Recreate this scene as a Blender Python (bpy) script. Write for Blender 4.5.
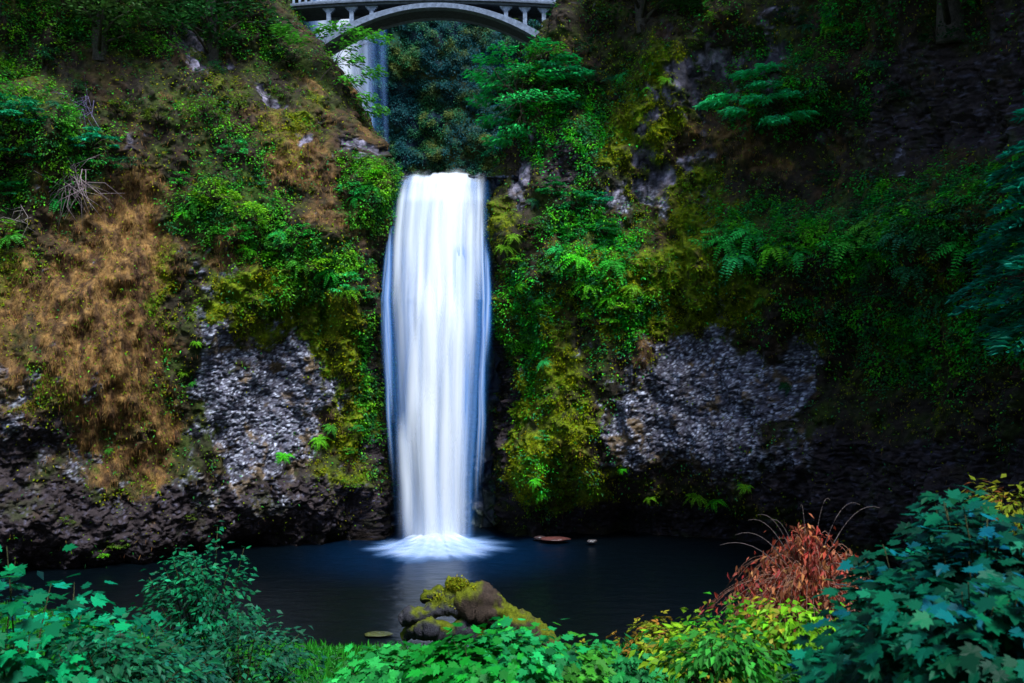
import bpy, math, random
import numpy as np
from math import radians as R
from mathutils import Vector
for o in list(bpy.data.objects): bpy.data.objects.remove(o)
scene = bpy.context.scene
col = scene.collection
rng = np.random.default_rng(7); random.seed(7)

# ---------------------------------------------------------------- camera, world, sun, exposure
H = 11.25; F = 995.0; CX = 512.0; CY = 341.5       # eye height above the pool; level camera, 35 mm lens
cam = bpy.data.objects.new('camera', bpy.data.cameras.new('camera')); col.objects.link(cam)
cam.location = (0, 0, H); cam.rotation_euler = (R(90), 0, 0)
cam.data.lens = 35; cam.data.sensor_width = 36; cam.data.clip_end = 2000; cam.data.clip_start = 0.1
cam.data.dof.use_dof = True; cam.data.dof.focus_distance = 52; cam.data.dof.aperture_fstop = 2.8
scene.camera = cam
w = bpy.data.worlds.new('World'); scene.world = w; w.use_nodes = True
SUN_EL, SUN_AZ = 60, 150       # azimuth clockwise from +Y: behind the camera, to its right
nt = w.node_tree; sk = nt.nodes.new('ShaderNodeTexSky'); sk.sky_type = 'NISHITA'; sk.sun_disc = False
sk.sun_elevation = R(SUN_EL); sk.sun_rotation = R(SUN_AZ); sk.ozone_density = 2.0
nt.links.new(sk.outputs[0], nt.nodes['Background'].inputs[0]); nt.nodes['Background'].inputs[1].default_value = 0.075
sl = bpy.data.lights.new('sun', 'SUN'); sl.energy = 1.5; sl.angle = R(14); sl.color = (.86, .93, 1)
so = bpy.data.objects.new('sun', sl); col.objects.link(so)
so.rotation_euler = (R(90 - SUN_EL), 0, R(180 - SUN_AZ))
scene.view_settings.view_transform = 'Standard'; scene.view_settings.look = 'None'
scene.view_settings.exposure = 2.0; scene.view_settings.gamma = 1
scene.cycles.transparent_max_bounces = 48
scene.cycles.max_bounces = 5

# ---------------------------------------------------------------- helpers
def smooth(a, b, x):
    t = np.clip((x - a) / (b - a), 0, 1); return t * t * (3 - 2 * t)
def _h(ix, iy, iz, s=0):
    with np.errstate(over='ignore'):
        n = (ix.astype(np.uint64) * np.uint64(73856093)) ^ (iy.astype(np.uint64) * np.uint64(19349663)) ^ (iz.astype(np.uint64) * np.uint64(83492791)) ^ np.uint64(s * 2654435761 + 12345)
        n = (n ^ (n >> np.uint64(13))) * np.uint64(0x5bd1e995 * 7 + 2); n ^= n >> np.uint64(15)
        n = n * np.uint64(0x27d4eb2d); n ^= n >> np.uint64(16)
    return (n & np.uint64(0xffffff)).astype(float) / 0xffffff
def vn(x, y, z, s=0):
    x = x + 1000; y = y + 1000; z = z + 1000
    ix, iy, iz = np.floor(x).astype(np.int64), np.floor(y).astype(np.int64), np.floor(z).astype(np.int64)
    fx, fy, fz = x - ix, y - iy, z - iz
    fx, fy, fz = [f * f * (3 - 2 * f) for f in (fx, fy, fz)]
    r = 0
    for a in (0, 1):
        for b in (0, 1):
            for c in (0, 1):
                r = r + _h(ix + a, iy + b, iz + c, s) * (fx if a else 1 - fx) * (fy if b else 1 - fy) * (fz if c else 1 - fz)
    return r * 2 - 1
def fbm(x, y, z, f, o=4, s=0, g=.5):
    r = 0; a = 1; t = 0
    for i in range(o):
        r = r + a * vn(x * f, y * f, z * f, s + i * 17); t += a; a *= g; f *= 2.03
    return r / t
def voro(x, y, f, s=0):
    """2D cells -> F1, F2-F1, id value, offset vector to the cell point"""
    x = x * f + 500; y = y * f + 500; ix = np.floor(x).astype(np.int64); iy = np.floor(y).astype(np.int64)
    d1 = np.full(x.shape, 9.); d2 = d1.copy(); idv = np.zeros(x.shape); ox = idv.copy(); oy = idv.copy()
    z0 = np.zeros_like(ix)
    for a in (-1, 0, 1):
        for b in (-1, 0, 1):
            px = ix + a + _h(ix + a, iy + b, z0, s); py = iy + b + _h(ix + a, iy + b, z0, s + 5)
            d = np.hypot(px - x, py - y); v = _h(ix + a, iy + b, z0, s + 9)
            m = d < d1
            d2 = np.where(m, d1, np.minimum(d2, d)); idv = np.where(m, v, idv)
            ox = np.where(m, x - px, ox); oy = np.where(m, y - py, oy); d1 = np.where(m, d, d1)
    return d1, d2 - d1, idv, ox, oy

def mesh_np(name, V, faces, C=None, UV=None, smoothf=True):
    """faces: list of (n,k) int arrays"""
    me = bpy.data.meshes.new(name)
    me.vertices.add(len(V)); me.vertices.foreach_set('co', np.ascontiguousarray(V, dtype=np.float32).ravel())
    loops = np.concatenate([f.ravel() for f in faces]); sizes = np.concatenate([np.full(len(f), f.shape[1]) for f in faces])
    me.loops.add(len(loops)); me.loops.foreach_set('vertex_index', loops.astype(np.int32))
    me.polygons.add(len(sizes)); st = np.concatenate([[0], np.cumsum(sizes)[:-1]])
    me.polygons.foreach_set('loop_start', st.astype(np.int32))
    me.polygons.foreach_set('use_smooth', np.full(len(sizes), smoothf))
    if C is not None:
        a = me.color_attributes.new('Col', 'FLOAT_COLOR', 'POINT')
        cc = np.ones((len(V), 4), np.float32); cc[:, :C.shape[1]] = C; a.data.foreach_set('color', cc.ravel())
    if UV is not None:
        l = me.uv_layers.new(name='UVMap'); l.data.foreach_set('uv', UV[loops].astype(np.float32).ravel())
    me.update(calc_edges=True); me.validate(); return me
def tag(o, label=None, cat=None, group=None, kind=None):
    if label: o['label'] = label
    if cat: o['category'] = cat
    if group: o['group'] = group
    if kind: o['kind'] = kind
    return o
def link(name, me, mat, parent=None):
    o = bpy.data.objects.new(name, me); col.objects.link(o)
    if mat and not me.materials: me.materials.append(mat)
    o.parent = parent; return o
def empty(name, loc=(0, 0, 0), rz=0):
    o = bpy.data.objects.new(name, None); col.objects.link(o); o.location = loc; o.rotation_euler = (0, 0, rz); o.empty_display_size = .2; return o
class Geo:
    def __init__(s): s.V = []; s.Fq = []; s.Ft = []; s.C = []; s.n = 0
    def add(s, V, quads=None, tris=None, C=(.5, .5, .5)):
        V = np.asarray(V, float); C = np.asarray(C, float)
        if C.ndim == 1: C = np.tile(C, (len(V), 1))
        s.V.append(V); s.C.append(C)
        if quads is not None and len(quads): s.Fq.append(np.asarray(quads) + s.n)
        if tris is not None and len(tris): s.Ft.append(np.asarray(tris) + s.n)
        s.n += len(V)
    def mesh(s, name, sm=True):
        f = []
        if s.Fq: f.append(np.concatenate(s.Fq))
        if s.Ft: f.append(np.concatenate(s.Ft))
        return mesh_np(name, np.concatenate(s.V), f, np.concatenate(s.C), smoothf=sm)
    def tube(s, P, rad, sides=6, C=(.1, .08, .06), jit=0):
        P = np.asarray(P, float); rad = np.asarray(rad, float) * np.ones(len(P))
        T = np.gradient(P, axis=0); T /= np.linalg.norm(T, axis=1)[:, None] + 1e-9
        up = np.where(np.abs(T[:, 2:3]) > .9, [[1., 0, 0]], [[0, 0, 1.]])
        A = np.cross(T, up); A /= np.linalg.norm(A, axis=1)[:, None]; B = np.cross(T, A)
        an = np.arange(sides) * 2 * np.pi / sides
        r = rad[:, None] * (1 + jit * rng.uniform(-1, 1, (len(P), sides)))
        V = P[:, None] + r[..., None] * (np.cos(an)[None, :, None] * A[:, None] + np.sin(an)[None, :, None] * B[:, None])
        i = np.arange(len(P) - 1)[:, None] * sides; j = np.arange(sides)[None]; k = (j + 1) % sides
        q = np.stack([i + j, i + k, i + sides + k, i + sides + j], -1).reshape(-1, 4)
        V = V.reshape(-1, 3); n = len(V)
        V = np.concatenate([V, P[:1], P[-1:]])
        t = [[n, (a + 1) % sides, a] for a in range(sides)] + [[n + 1, n - sides + a, n - sides + (a + 1) % sides] for a in range(sides)]
        s.add(V, q, t, C)
    def box(s, c, d, C=(.5, .5, .5), M=None):
        c = np.asarray(c, float); d = np.asarray(d, float) / 2
        V = np.array([[x, y, z] for x in (-1, 1) for y in (-1, 1) for z in (-1, 1)]) * d
        if M is not None: V = V @ M.T
        s.add(V + c, [[0, 1, 3, 2], [4, 6, 7, 5], [0, 4, 5, 1], [2, 3, 7, 6], [0, 2, 6, 4], [1, 5, 7, 3]], None, C)

# leaf templates: x = side, y = along the leaf, z = leaf normal
def T_oval(w=.28): return np.array([[0, 0, 0], [w, .42, .07], [0, 1, -.06], [-w, .42, .07]]), np.array([[0, 1, 2], [0, 2, 3]])
def T_diamond(w=.3):return np.array([[0, 0, 0], [w, .5, .05], [0, 1, 0], [-w, .5, .05]]), np.array([[0, 1, 2], [0, 2, 3]])
def T_hair(): return np.array([[-.035, 0, 0], [.035, 0, 0], [.03, .55, .1], [-.03, .55, .1], [0, 1, .05]]), np.array([[0, 1, 2], [0, 2, 3], [3, 2, 4]])
def T_maple():
    o = [(0, 0), (.12, -.06), (.42, .02), (.30, .16), (.58, .38), (.36, .42), (.42, .62), (.20, .60), (.15, .78), (0, 1.0)]
    P = [(0, .3)] + o + [(-x, y) for x, y in o[-2:0:-1]]
    V = np.array([[x, y, .10 * abs(x) - .22 * max(0, y - .45) ** 2 - .12 * x * x] for x, y in P])
    n = len(P) - 1
    return V, np.array([[0, 1 + i, 1 + (i + 1) % n] for i in range(n)])[:, ::-1]
def T_tri():   # three leaflets
    V = []; Fc = []
    for a, l in ((0, 1), (1.1, .75), (-1.1, .75)):
        c, s_ = math.cos(a), math.sin(a); b = len(V)
        for x, y, z in ((0, .12, 0), (.22, .5, .05), (.1, .85, 0), (0, 1, -.08), (-.1, .85, 0), (-.22, .5, .05)):
            V.append(((x * c + y * s_) * l, (-x * s_ + y * c) * l, z))
        Fc += [[b, b + 1, b + 2], [b, b + 2, b + 3], [b, b + 3, b + 4], [b, b + 4, b + 5]]
    return np.array(V), np.array(Fc)
TM = {'hair': T_hair(), 'oval': T_oval(), 'thin': T_oval(.13), 'wide': T_oval(.4), 'dia': T_diamond(), 'maple': T_maple(), 'tri': T_tri()}
def norm(a): return a / (np.linalg.norm(a, axis=-1, keepdims=True) + 1e-9)
def leaves(g, P, N, D, size, tmpl, C):
    """N leaves at P, with normal N, pointing along D"""
    V, Fc = TM[tmpl]; n = len(P)
    N = norm(N); S = norm(np.cross(D, N)); D = np.cross(N, S)
    sz = (np.asarray(size) * np.ones(n))[:, None, None]
    wv = rng.uniform(.75, 1.12, (n, 1, 1)); cu = rng.uniform(-.4, 2.6, (n, 1, 1))
    W = P[:, None] + sz * (V[None, :, 0:1] * wv * S[:, None] + V[None, :, 1:2] * D[:, None] + V[None, :, 2:3] * cu * N[:, None])
    f = (Fc[None] + (np.arange(n) * len(V))[:, None, None]).reshape(-1, 3)
    C = np.asarray(C, float) * np.ones((n, 3))
    g.add(W.reshape(-1, 3), None, f, np.repeat(C, len(V), 0))
def rv(n): return norm(rng.normal(size=(n, 3)))
def jit(c, n, v=.35, hue=.15):
    """colour with brightness and hue scatter"""
    c = np.asarray(c, float) * np.ones((n, 3)); b = np.exp(rng.normal(0, v, (n, 1)))
    return np.clip(c * b * np.exp(rng.normal(0, hue, (n, 3))), 0, .85)

# ---------------------------------------------------------------- materials
def mat_new(name):
    m = bpy.data.materials.new(name); m.use_nodes = True; nt = m.node_tree; nt.nodes.clear(); return m, nt, nt.nodes, nt.links
def leaf_mat(name, rough=.5, trans=.3, spec=.4, vary=.25):
    m, nt, N, L = mat_new(name)
    out = N.new('ShaderNodeOutputMaterial'); a = N.new('ShaderNodeAttribute'); a.attribute_name = 'Col'
    oi = N.new('ShaderNodeObjectInfo'); hs = N.new('ShaderNodeHueSaturation')
    mr = N.new('ShaderNodeMapRange'); mr.inputs[3].default_value = .5 - vary * .12; mr.inputs[4].default_value = .5 + vary * .12
    mv = N.new('ShaderNodeMapRange'); mv.inputs[3].default_value = 1 - vary; mv.inputs[4].default_value = 1 + vary
    L.new(oi.outputs['Random'], mr.inputs[0]); L.new(oi.outputs['Random'], mv.inputs[0]); L.new(mr.outputs[0], hs.inputs['Hue']); L.new(mv.outputs[0], hs.inputs['Value'])
    L.new(a.outputs['Color'], hs.inputs['Color'])
    b = N.new('ShaderNodeBsdfPrincipled'); b.inputs['Roughness'].default_value = rough; b.inputs['Specular IOR Level'].default_value = spec
    t = N.new('ShaderNodeBsdfTranslucent'); mx = N.new('ShaderNodeMixShader'); mx.inputs[0].default_value = trans
    L.new(hs.outputs[0], b.inputs['Base Color']); L.new(hs.outputs[0], t.inputs['Color'])
    L.new(b.outputs[0], mx.inputs[1]); L.new(t.outputs[0], mx.inputs[2]); L.new(mx.outputs[0], out.inputs[0]); return m
def rock_mat(name, rough=.85, nscale=3., bump=.25, spec=.3, attr='Col'):
    m, nt, N, L = mat_new(name)
    out = N.new('ShaderNodeOutputMaterial'); a = N.new('ShaderNodeAttribute'); a.attribute_name = attr
    tc = N.new('ShaderNodeTexCoord'); n1 = N.new('ShaderNodeTexNoise'); n1.inputs['Scale'].default_value = nscale; n1.inputs['Detail'].default_value = 8; n1.inputs['Roughness'].default_value = .7
    L.new(tc.outputs['Object'], n1.inputs['Vector'])
    mr = N.new('ShaderNodeMapRange'); mr.inputs[1].default_value = .3; mr.inputs[2].default_value = .7; mr.inputs[3].default_value = .45; mr.inputs[4].default_value = 1.6
    L.new(n1.outputs[0], mr.inputs[0])
    mul = N.new('ShaderNodeVectorMath'); mul.operation = 'SCALE'; L.new(a.outputs['Color'], mul.inputs[0]); L.new(mr.outputs[0], mul.inputs['Scale'])
    b = N.new('ShaderNodeBsdfPrincipled'); b.inputs['Roughness'].default_value = rough; b.inputs['Specular IOR Level'].default_value = spec
    bp = N.new('ShaderNodeBump'); bp.inputs['Strength'].default_value = bump; bp.inputs['Distance'].default_value = .15
    n2 = N.new('ShaderNodeTexNoise'); n2.inputs['Scale'].default_value = nscale * 2.7; n2.inputs['Detail'].default_value = 6; L.new(tc.outputs['Object'], n2.inputs['Vector'])
    L.new(n2.outputs[0], bp.inputs['Height']); L.new(bp.outputs[0], b.inputs['Normal'])
    L.new(mul.outputs[0], b.inputs['Base Color']); L.new(b.outputs[0], out.inputs[0]); return m
M_cliff = rock_mat('mossy basalt', .9, 2.5, .6, .15)
M_wet = rock_mat('wet basalt', .35, 3, .4, .5)
M_far = rock_mat('far mossy cliff', .95, 1.2, .5, .1)
M_soil = rock_mat('bank soil', .95, 6, .5, .1)
M_bark = rock_mat('bark', .9, 9, .6, .15)
M_conc = rock_mat('weathered concrete', .8, 4, .15, .25)
M_leaf = leaf_mat('cliff leaves', .6, .3, .25)
M_moss = leaf_mat('moss', .95, .15, .05, 0)
M_gloss = leaf_mat('near leaves', .5, .3, .12, .15)
M_dry = leaf_mat('dry leaves', .8, .25, .15, .1)

# ---------------------------------------------------------------- cliff zones (where moss, dry grass, bare rock grow)
K = 55. / F
def wx(px): return (px - CX) * K
def wz(py): return H + (CY - py) * K
def blob(x, z, px, py, rx, ry, pw=1.0, rot=0):
    dx = (x - wx(px)) / (rx * K); dz = (z - wz(py)) / (ry * K)
    if rot: c, s_ = math.cos(rot), math.sin(rot); dx, dz = dx * c + dz * s_, -dx * s_ + dz * c
    return np.exp(-(dx * dx + dz * dz) ** pw)
def bl(x, z, lst): 
    r = 0 * x
    for b in lst: r = np.maximum(r, b[0] * blob(x, z, *b[1:])) 
    return r
ZR = [(.7, 45, 400, 45, 40), (1.15, 285, 408, 62, 70, 1.3), (1.05, 232, 375, 28, 52, 1.3), (.9, 255, 455, 60, 45, 1.3), (1.3, 695, 415, 80, 68, 1.4), (.9, 755, 390, 36, 45, 1.3), (.5, 130, 390, 10, 25), (.3, 110, 450, 30, 30),
      (.8, 690, 90, 22, 55), (.8, 650, 130, 16, 60), (.75, 716, 60, 22, 40), (.9, 655, 190, 20, 30), (.75, 610, 195, 25, 35), (.7, 520, 165, 14, 45), (.65, 770, 60, 14, 50), (.6, 700, 160, 18, 40), (.7, 345, 140, 16, 22), (.6, 300, 130, 18, 20), (.6, 190, 30, 18, 30), (.6, 270, 90, 15, 20)]
ZD = [(1.05, 60, 520, 130, 60, 2), (1.2, 250, 515, 170, 42, 2), (1.1, 45, 430, 75, 40), (.9, 640, 530, 180, 18, 2), (1.2, 900, 480, 180, 60, 2), (.9, 900, 130, 120, 70), (.7, 380, 420, 14, 150), (1., 502, 400, 9, 160), (.8, 220, 330, 12, 50), (.8, 560, 160, 30, 60), (.9, 640, 470, 30, 20)]
ZB = [(1.25, 140, 330, 48, 130, 1.5), (.75, 65, 340, 75, 90), (1., 150, 250, 60, 90), (.65, 290, 140, 50, 90), (.6, 570, 390, 35, 80), (.7, 240, 240, 50, 40), (.9, 175, 440, 20, 90), (.6, 330, 180, 40, 80), (.6, 640, 340, 60, 40), (.5, 740, 150, 60, 80)]
ZM = [(.75, 40, 290, 60, 50), (.6, 95, 400, 50, 60), (.7, 185, 300, 14, 90), (1.2, 270, 310, 75, 42, 1.5), (.9, 355, 400, 22, 130), (.8, 330, 330, 40, 60), (1.1, 650, 290, 110, 60, 1.5), (.8, 540, 300, 50, 90), (1., 650, 110, 50, 100), (.75, 690, 220, 60, 70), (1., 515, 420, 16, 130), (.9, 570, 480, 80, 40), (.9, 560, 400, 50, 120), (.6, 260, 110, 90, 80), (.5, 840, 330, 80, 90), (.8, 505, 215, 20, 60), (.5, 150, 480, 50, 50), (.5, 60, 120, 70, 70), (.6, 340, 490, 40, 40), (.5, 60, 100, 40, 40)]
ZG = [(.6, 30, 330, 45, 70), (.5, 190, 400, 16, 70), (1.1, 240, 210, 55, 45), (1.1, 310, 265, 55, 40), (.9, 360, 190, 30, 50), (1., 20, 130, 60, 80), (.8, 95, 140, 50, 60), (.8, 60, 200, 70, 30), (1.1, 590, 250, 50, 70), (1., 560, 110, 60, 70), (1.1, 760, 240, 60, 35), (1.1, 900, 240, 130, 50), (.9, 620, 320, 40, 40), (.7, 860, 330, 130, 60), (.8, 530, 320, 25, 100), (.7, 370, 380, 12, 130), (.7, 780, 100, 100, 80), (.6, 120, 20, 260, 60), (.6, 860, 40, 260, 60), (.4, 540, 460, 60, 60), (.5, 230, 150, 80, 70)]
def zones(x, y, z):
    n = lambda f, s: fbm(x, y, z, f, 4, s, .6)
    n1, n2, n3, n4 = n(.55, 1), n(.55, 31), n(.55, 61), n(.55, 91)
    R_ = bl(x, z, ZR) + .55 * n1 + .75 * n(1.6, 5) - .04; D_ = bl(x, z, ZD) + .4 * n2 + .05; B_ = bl(x, z, ZB) + .75 * n3 + .25 * n(1.8, 66) - .02; M_ = bl(x, z, ZM) + .55 * n4 + .0; G_ = bl(x, z, ZG) + .4 * n(.5, 77)
    return R_, D_, B_, M_, G_

RELIEF = [  # metres towards the camera, photo position, radii
 (1.3, 290, 285, 90, 45), (1.0, 240, 220, 60, 40), (-.7, 270, 400, 70, 60), (.7, 130, 300, 60, 110), (-1.0, 60, 440, 50, 30), (1.2, 120, 500, 150, 40), (-1.6, 120, 575, 200, 28), (.9, 330, 500, 40, 40), (-1.2, 290, 545, 90, 25),
 (-1.8, 250, 40, 120, 60), (-1.0, 60, 60, 80, 40), (1.0, 60, 150, 70, 40), (.9, 355, 190, 30, 40),
 (1.6, 650, 275, 110, 32), (.9, 700, 400, 110, 60), (1.9, 860, 245, 150, 30), (-1.6, 860, 160, 110, 50), (1.4, 780, 95, 50, 20), (-2.2, 800, 360, 90, 50), (-2.6, 660, 535, 220, 30), (-2.5, 900, 450, 150, 70), (1.0, 560, 230, 40, 60), (-.8, 560, 150, 40, 50), (.8, 650, 90, 40, 80), (-1.0, 620, 40, 40, 60), (1.2, 850, 20, 200, 30), (.8, 690, 455, 100, 24)]

def cliff(name, nodes, n_u, mat_seed, flip, label=None):
    """nodes: {z: [(x,y)...]} plan curves, same count per level. Returns vertex data too."""
    zs = sorted(nodes); A = np.array([nodes[z] for z in zs], float)      # L,n,2
    def catmull(P, t):
        n = len(P); t = t * (n - 1); i = np.clip(t.astype(int), 0, n - 2); f = (t - i)[:, None]
        p = lambda k: P[np.clip(k, 0, n - 1)]
        a, b, c, d = p(i - 1), p(i), p(i + 1), p(i + 2)
        return .5 * ((2 * b) + (-a + c) * f + (2 * a - 5 * b + 4 * c - d) * f ** 2 + (-a + 3 * b - 3 * c + d) * f ** 3)
    t = np.linspace(0, 1, 3000); mid = catmull(A[1], t)
    seg = np.hypot(*np.diff(mid, axis=0).T)
    px = CX + F * mid[:, 0] / np.maximum(mid[:, 1], 5)
    dens = np.where((px[1:] > -60) & (px[1:] < 1090) & (mid[1:, 1] < 72), 1, .18) * seg
    cs = np.concatenate([[0], np.cumsum(dens)]); tt = np.interp(np.linspace(0, cs[-1], n_u), cs, t)
    zz = np.concatenate([np.linspace(-2, 33.5, 640), np.linspace(33.8, 46, 40)])
    LV = np.array([catmull(A[k], tt) for k in range(len(zs))])           # L,nu,2
    XY = np.empty((len(zz), n_u, 2))
    for k in range(2):
        for j in range(n_u): XY[:, j, k] = np.interp(zz, zs, LV[:, j, k])
    X, Y = XY[..., 0], XY[..., 1]; Z = np.repeat(zz[:, None], n_u, 1)
    Y = Y + np.maximum(0, Z - 34) * 1.6
    tx = np.gradient(X, axis=1); ty = np.gradient(Y, axis=1); l = np.hypot(tx, ty) + 1e-9
    nx, ny = ty / l, -tx / l
    if flip: nx, ny = -nx, -ny
    # relief in metres along the outward normal
    r = fbm(X, Y, Z, .09, 3, 3 + mat_seed) * 1.8 + fbm(X, Y, Z * .7, .33, 4, 13 + mat_seed, .6) * 1.9 + fbm(X * 1.2, Y * 1.2, Z * .55, .8, 3, 113 + mat_seed, .6) * .8
    q = vn(X * .9, Y * .9, Z * .35, 40) * .22 + vn(X * 1.9, Y * 1.9, Z * .5, 41) * .14
    fr = smooth(-9.5, -16, X) + smooth(1, 6, X)     # relief blobs only on the faces turned to the viewer
    bz = 0
    for a, bx, by, rx, ry in RELIEF:
        bz = bz + a * blob(X, Z, bx, by, rx, ry)
    facing = smooth(.15, .6, -ny)
    r = r * (0.45 + .55 * smooth(0, 1, facing)) + q + bz * facing
    wxx = fbm(X, Y, Z, .45, 4, 501, .65) * 1.6; wzz = fbm(X, Y, Z, .45, 4, 541, .65) * 1.6
    Rz, Dz, Bz, Mz, Gz = zones(X + wxx, Y, Z + wzz)
    rm = smooth(.35, .65, Rz); dm = smooth(.45, .75, Dz) * (1 - rm)
    d1, e1, i1, ox, oy = voro(X + .1 * Y + .3 * vn(X * 2, Y * 2, Z * 2, 3), Z * 1.0, 4.2, 4)
    d3, e3, i3, ox3, oy3 = voro(X + .1 * Y, Z * 1.05, 8.5, 14)
    a1 = i1 * 40; a3 = i3 * 40
    cob = .45 * fbm(X, Y, Z, .9, 3, 91) + (i1 - .5) * .20 + (ox * np.cos(a1) + oy * np.sin(a1)) * .22 - .16 * smooth(.16, 0, e1) + (ox3 * np.cos(a3) + oy3 * np.sin(a3)) * .10 - .06 * smooth(.16, 0, e3)
    col_ = voro(X * 1.0 + .3 * Y, Z * .22, 1.5, 8); colr = -.35 * smooth(.25, 0, col_[1]) + (col_[2] - .5) * .5
    up = smooth(18, 21, Z)
    fine = fbm(X, Y, Z, 1.3, 4, 23, .65) * .34 + fbm(X, Y, Z, 5, 2, 29) * .12
    soft = 1 - rm
    r = r + rm * ((cob * .2 + .16 * (1 - 1.6 * d1 ** 2) + .05 * (1 - 1.6 * d3 ** 2) + .28 * (voro(X + .2 * vn(X, Y, Z), Z, .75, 31)[2] - .5) - .10 * smooth(.12, 0, voro(X + .2 * vn(X, Y, Z), Z, .75, 31)[1])) * (1 - up) + colr * up) + dm * cob * .7 + soft * fine + soft * .18 * np.abs(fbm(X, Y, Z * .7, 2.2, 3, 71)) * 2
    bb = smooth(.4, .9, Bz) * soft; mm = smooth(.4, .9, Mz) * soft * (1 - bb)
    r = r - bb * .9 * fine + bb * .3 * fbm(X * 2, Y * 2, Z * .25, 1, 3, 779) + mm * .55 * (1 - 2 * np.abs(fbm(X, Y, Z, 1.1, 3, 88, .5)) ** .6)
    X = X + nx * r; Y = Y + ny * r
    Z = Z + .10 * soft * vn(X * 2, Y * 2, Z * 2, 50)
    P = np.stack([X, Y, Z], -1)
    du = np.gradient(P, axis=1); dv = np.gradient(P, axis=0); Nn = norm(np.cross(du, dv))
    s_ = np.sign((Nn[..., 0] * nx + Nn[..., 1] * ny).mean()); Nn = Nn * s_
    # colours: what the surface is made of
    def mixc(c, d, m): return c * (1 - m[..., None]) + d * m[..., None]
    nb = lambda f, s: fbm(X, Y, Z, f, 4, s, .65)
    sh = lambda c: np.array(c, float)
    base = mixc(sh((.028, .020, .014)) * np.ones_like(P), sh((.03, .042, .007)), smooth(-.2, .3, nb(.8, 201)))
    base = mixc(base, sh((.15, .082, .030)), smooth(.25, .75, Bz + .15 * nb(3, 207)))
    strk = fbm(X * 2.6, Y * 2.6, Z * .35, 1, 4, 777, .6)
    base = mixc(base, sh((.24, .125, .035)), smooth(.0, .4, strk) * smooth(.4, .9, Bz) * .85)
    base = mixc(base, sh((.05, .028, .016)), smooth(.0, .35, -strk) * smooth(.2, .6, Bz) * .85)
    base = mixc(base, sh((.12, .155, .004)), smooth(.4, .85, Mz + .15 * nb(2.5, 209)))
    base = mixc(base, sh((.035, .075, .008)), smooth(.45, .9, Gz) * .7)
    base = mixc(base, sh((.020, .018, .010)), smooth(.05, .35, nb(1.1, 240)) * .85 * (1 - bb)); base = mixc(base, sh((.06, .030, .014)), smooth(.1, .35, nb(.7, 244)) * .5)
    base = mixc(base, sh((.036, .026, .027)), dm * (1 - .5 * smooth(.1, .3, nb(.9, 260))))
    st2 = fbm(X * 5.5, Y * 5.5, Z * .45, 1, 4, 790, .65); bz2 = smooth(.45, .9, Bz)
    base = mixc(base, sh((.30, .165, .05)), smooth(.05, .4, st2) * bz2 * .8); base = mixc(base, sh((.045, .022, .012)), smooth(.05, .4, -st2) * bz2 * .8)
    # bare basalt: grey violet blocks with pale lichen flecks
    fle = _h((i1 * 9999).astype(np.int64), (i3 * 9999).astype(np.int64), np.zeros_like(i1).astype(np.int64), 2)
    rock = mixc(sh((.11, .105, .14)) * np.ones_like(P), sh((.54, .55, .64)), smooth(.45, .98, fle))
    rock = mixc(rock, sh((.03, .025, .03)), smooth(.24, .05, np.minimum(e1, e3 * 1.2)) * .85)
    rock = mixc(rock, sh((.16, .10, .04)), smooth(.1, .35, nb(.9, 221)) * .8)
    rockup = mixc(sh((.05, .045, .055)) * np.ones_like(P), sh((.24, .21, .27)), smooth(-.1, .35, nb(1.4, 222)))
    rock = mixc(rock, rockup, up)
    base = mixc(base, rock, rm)
    base = mixc(base, sh((.10, .09, .13)), dm * smooth(.85, .97, fle) * .6)      # pale flecks in the dark rock
    wet = smooth(2.0, .2, Z); base = base * (1 - .6 * wet[..., None])           # wet band just above the pool
    base = base * np.exp(.35 * nb(4, 230))[..., None]
    nu = n_u; i = np.arange(len(zz) - 1)[:, None] * nu; j = np.arange(nu - 1)[None]
    q = np.stack([i + j, i + j + 1, i + nu + j + 1, i + nu + j], -1).reshape(-1, 4)
    if s_ < 0: q = q[:, ::-1]
    me = mesh_np(name, P.reshape(-1, 3), [q], base.reshape(-1, 3))
    o = link(name, me, M_cliff); tag(o, kind='structure')
    return dict(P=P.reshape(-1, 3), N=Nn.reshape(-1, 3), R=rm.ravel(), D=dm.ravel(), B=Bz.ravel(), M=Mz.ravel(), G=Gz.ravel())

Lc = cliff('cliff', {
 -2: [(-58, 20), (-36, 42), (-23, 49), (-14.5, 53), (-9.6, 54.6), (-7.8, 56.2), (-7.4, 60), (-7.8, 66), (-14, 80), (-26, 104)],
 12: [(-58, 20), (-36, 42), (-23, 49), (-14.5, 53), (-9.6, 54.8), (-7.6, 56.4), (-7.2, 60), (-7.6, 66), (-14, 80), (-26, 104)],
 21: [(-58, 22), (-36, 44), (-23, 51), (-14.5, 54.6), (-9.9, 56), (-7.9, 57.6), (-7.5, 61), (-8.2, 66), (-14, 80), (-26, 104)],
 27: [(-58, 23), (-36, 45), (-23, 52), (-16.5, 56), (-12.7, 57.6), (-10.8, 59), (-10.3, 62), (-11.2, 67), (-17, 80), (-27, 104)],
 34: [(-58, 25), (-36, 46), (-25, 53), (-19.5, 57.6), (-17, 59.4), (-15.6, 60.8), (-15.0, 63), (-15.5, 68), (-21, 81), (-31, 104)],
 47: [(-58, 25), (-36, 46), (-25, 53), (-19.5, 58), (-17, 60), (-15.6, 62), (-15.0, 64), (-15.5, 68), (-21, 81), (-31, 104)]}, 620, 0, False)
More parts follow.
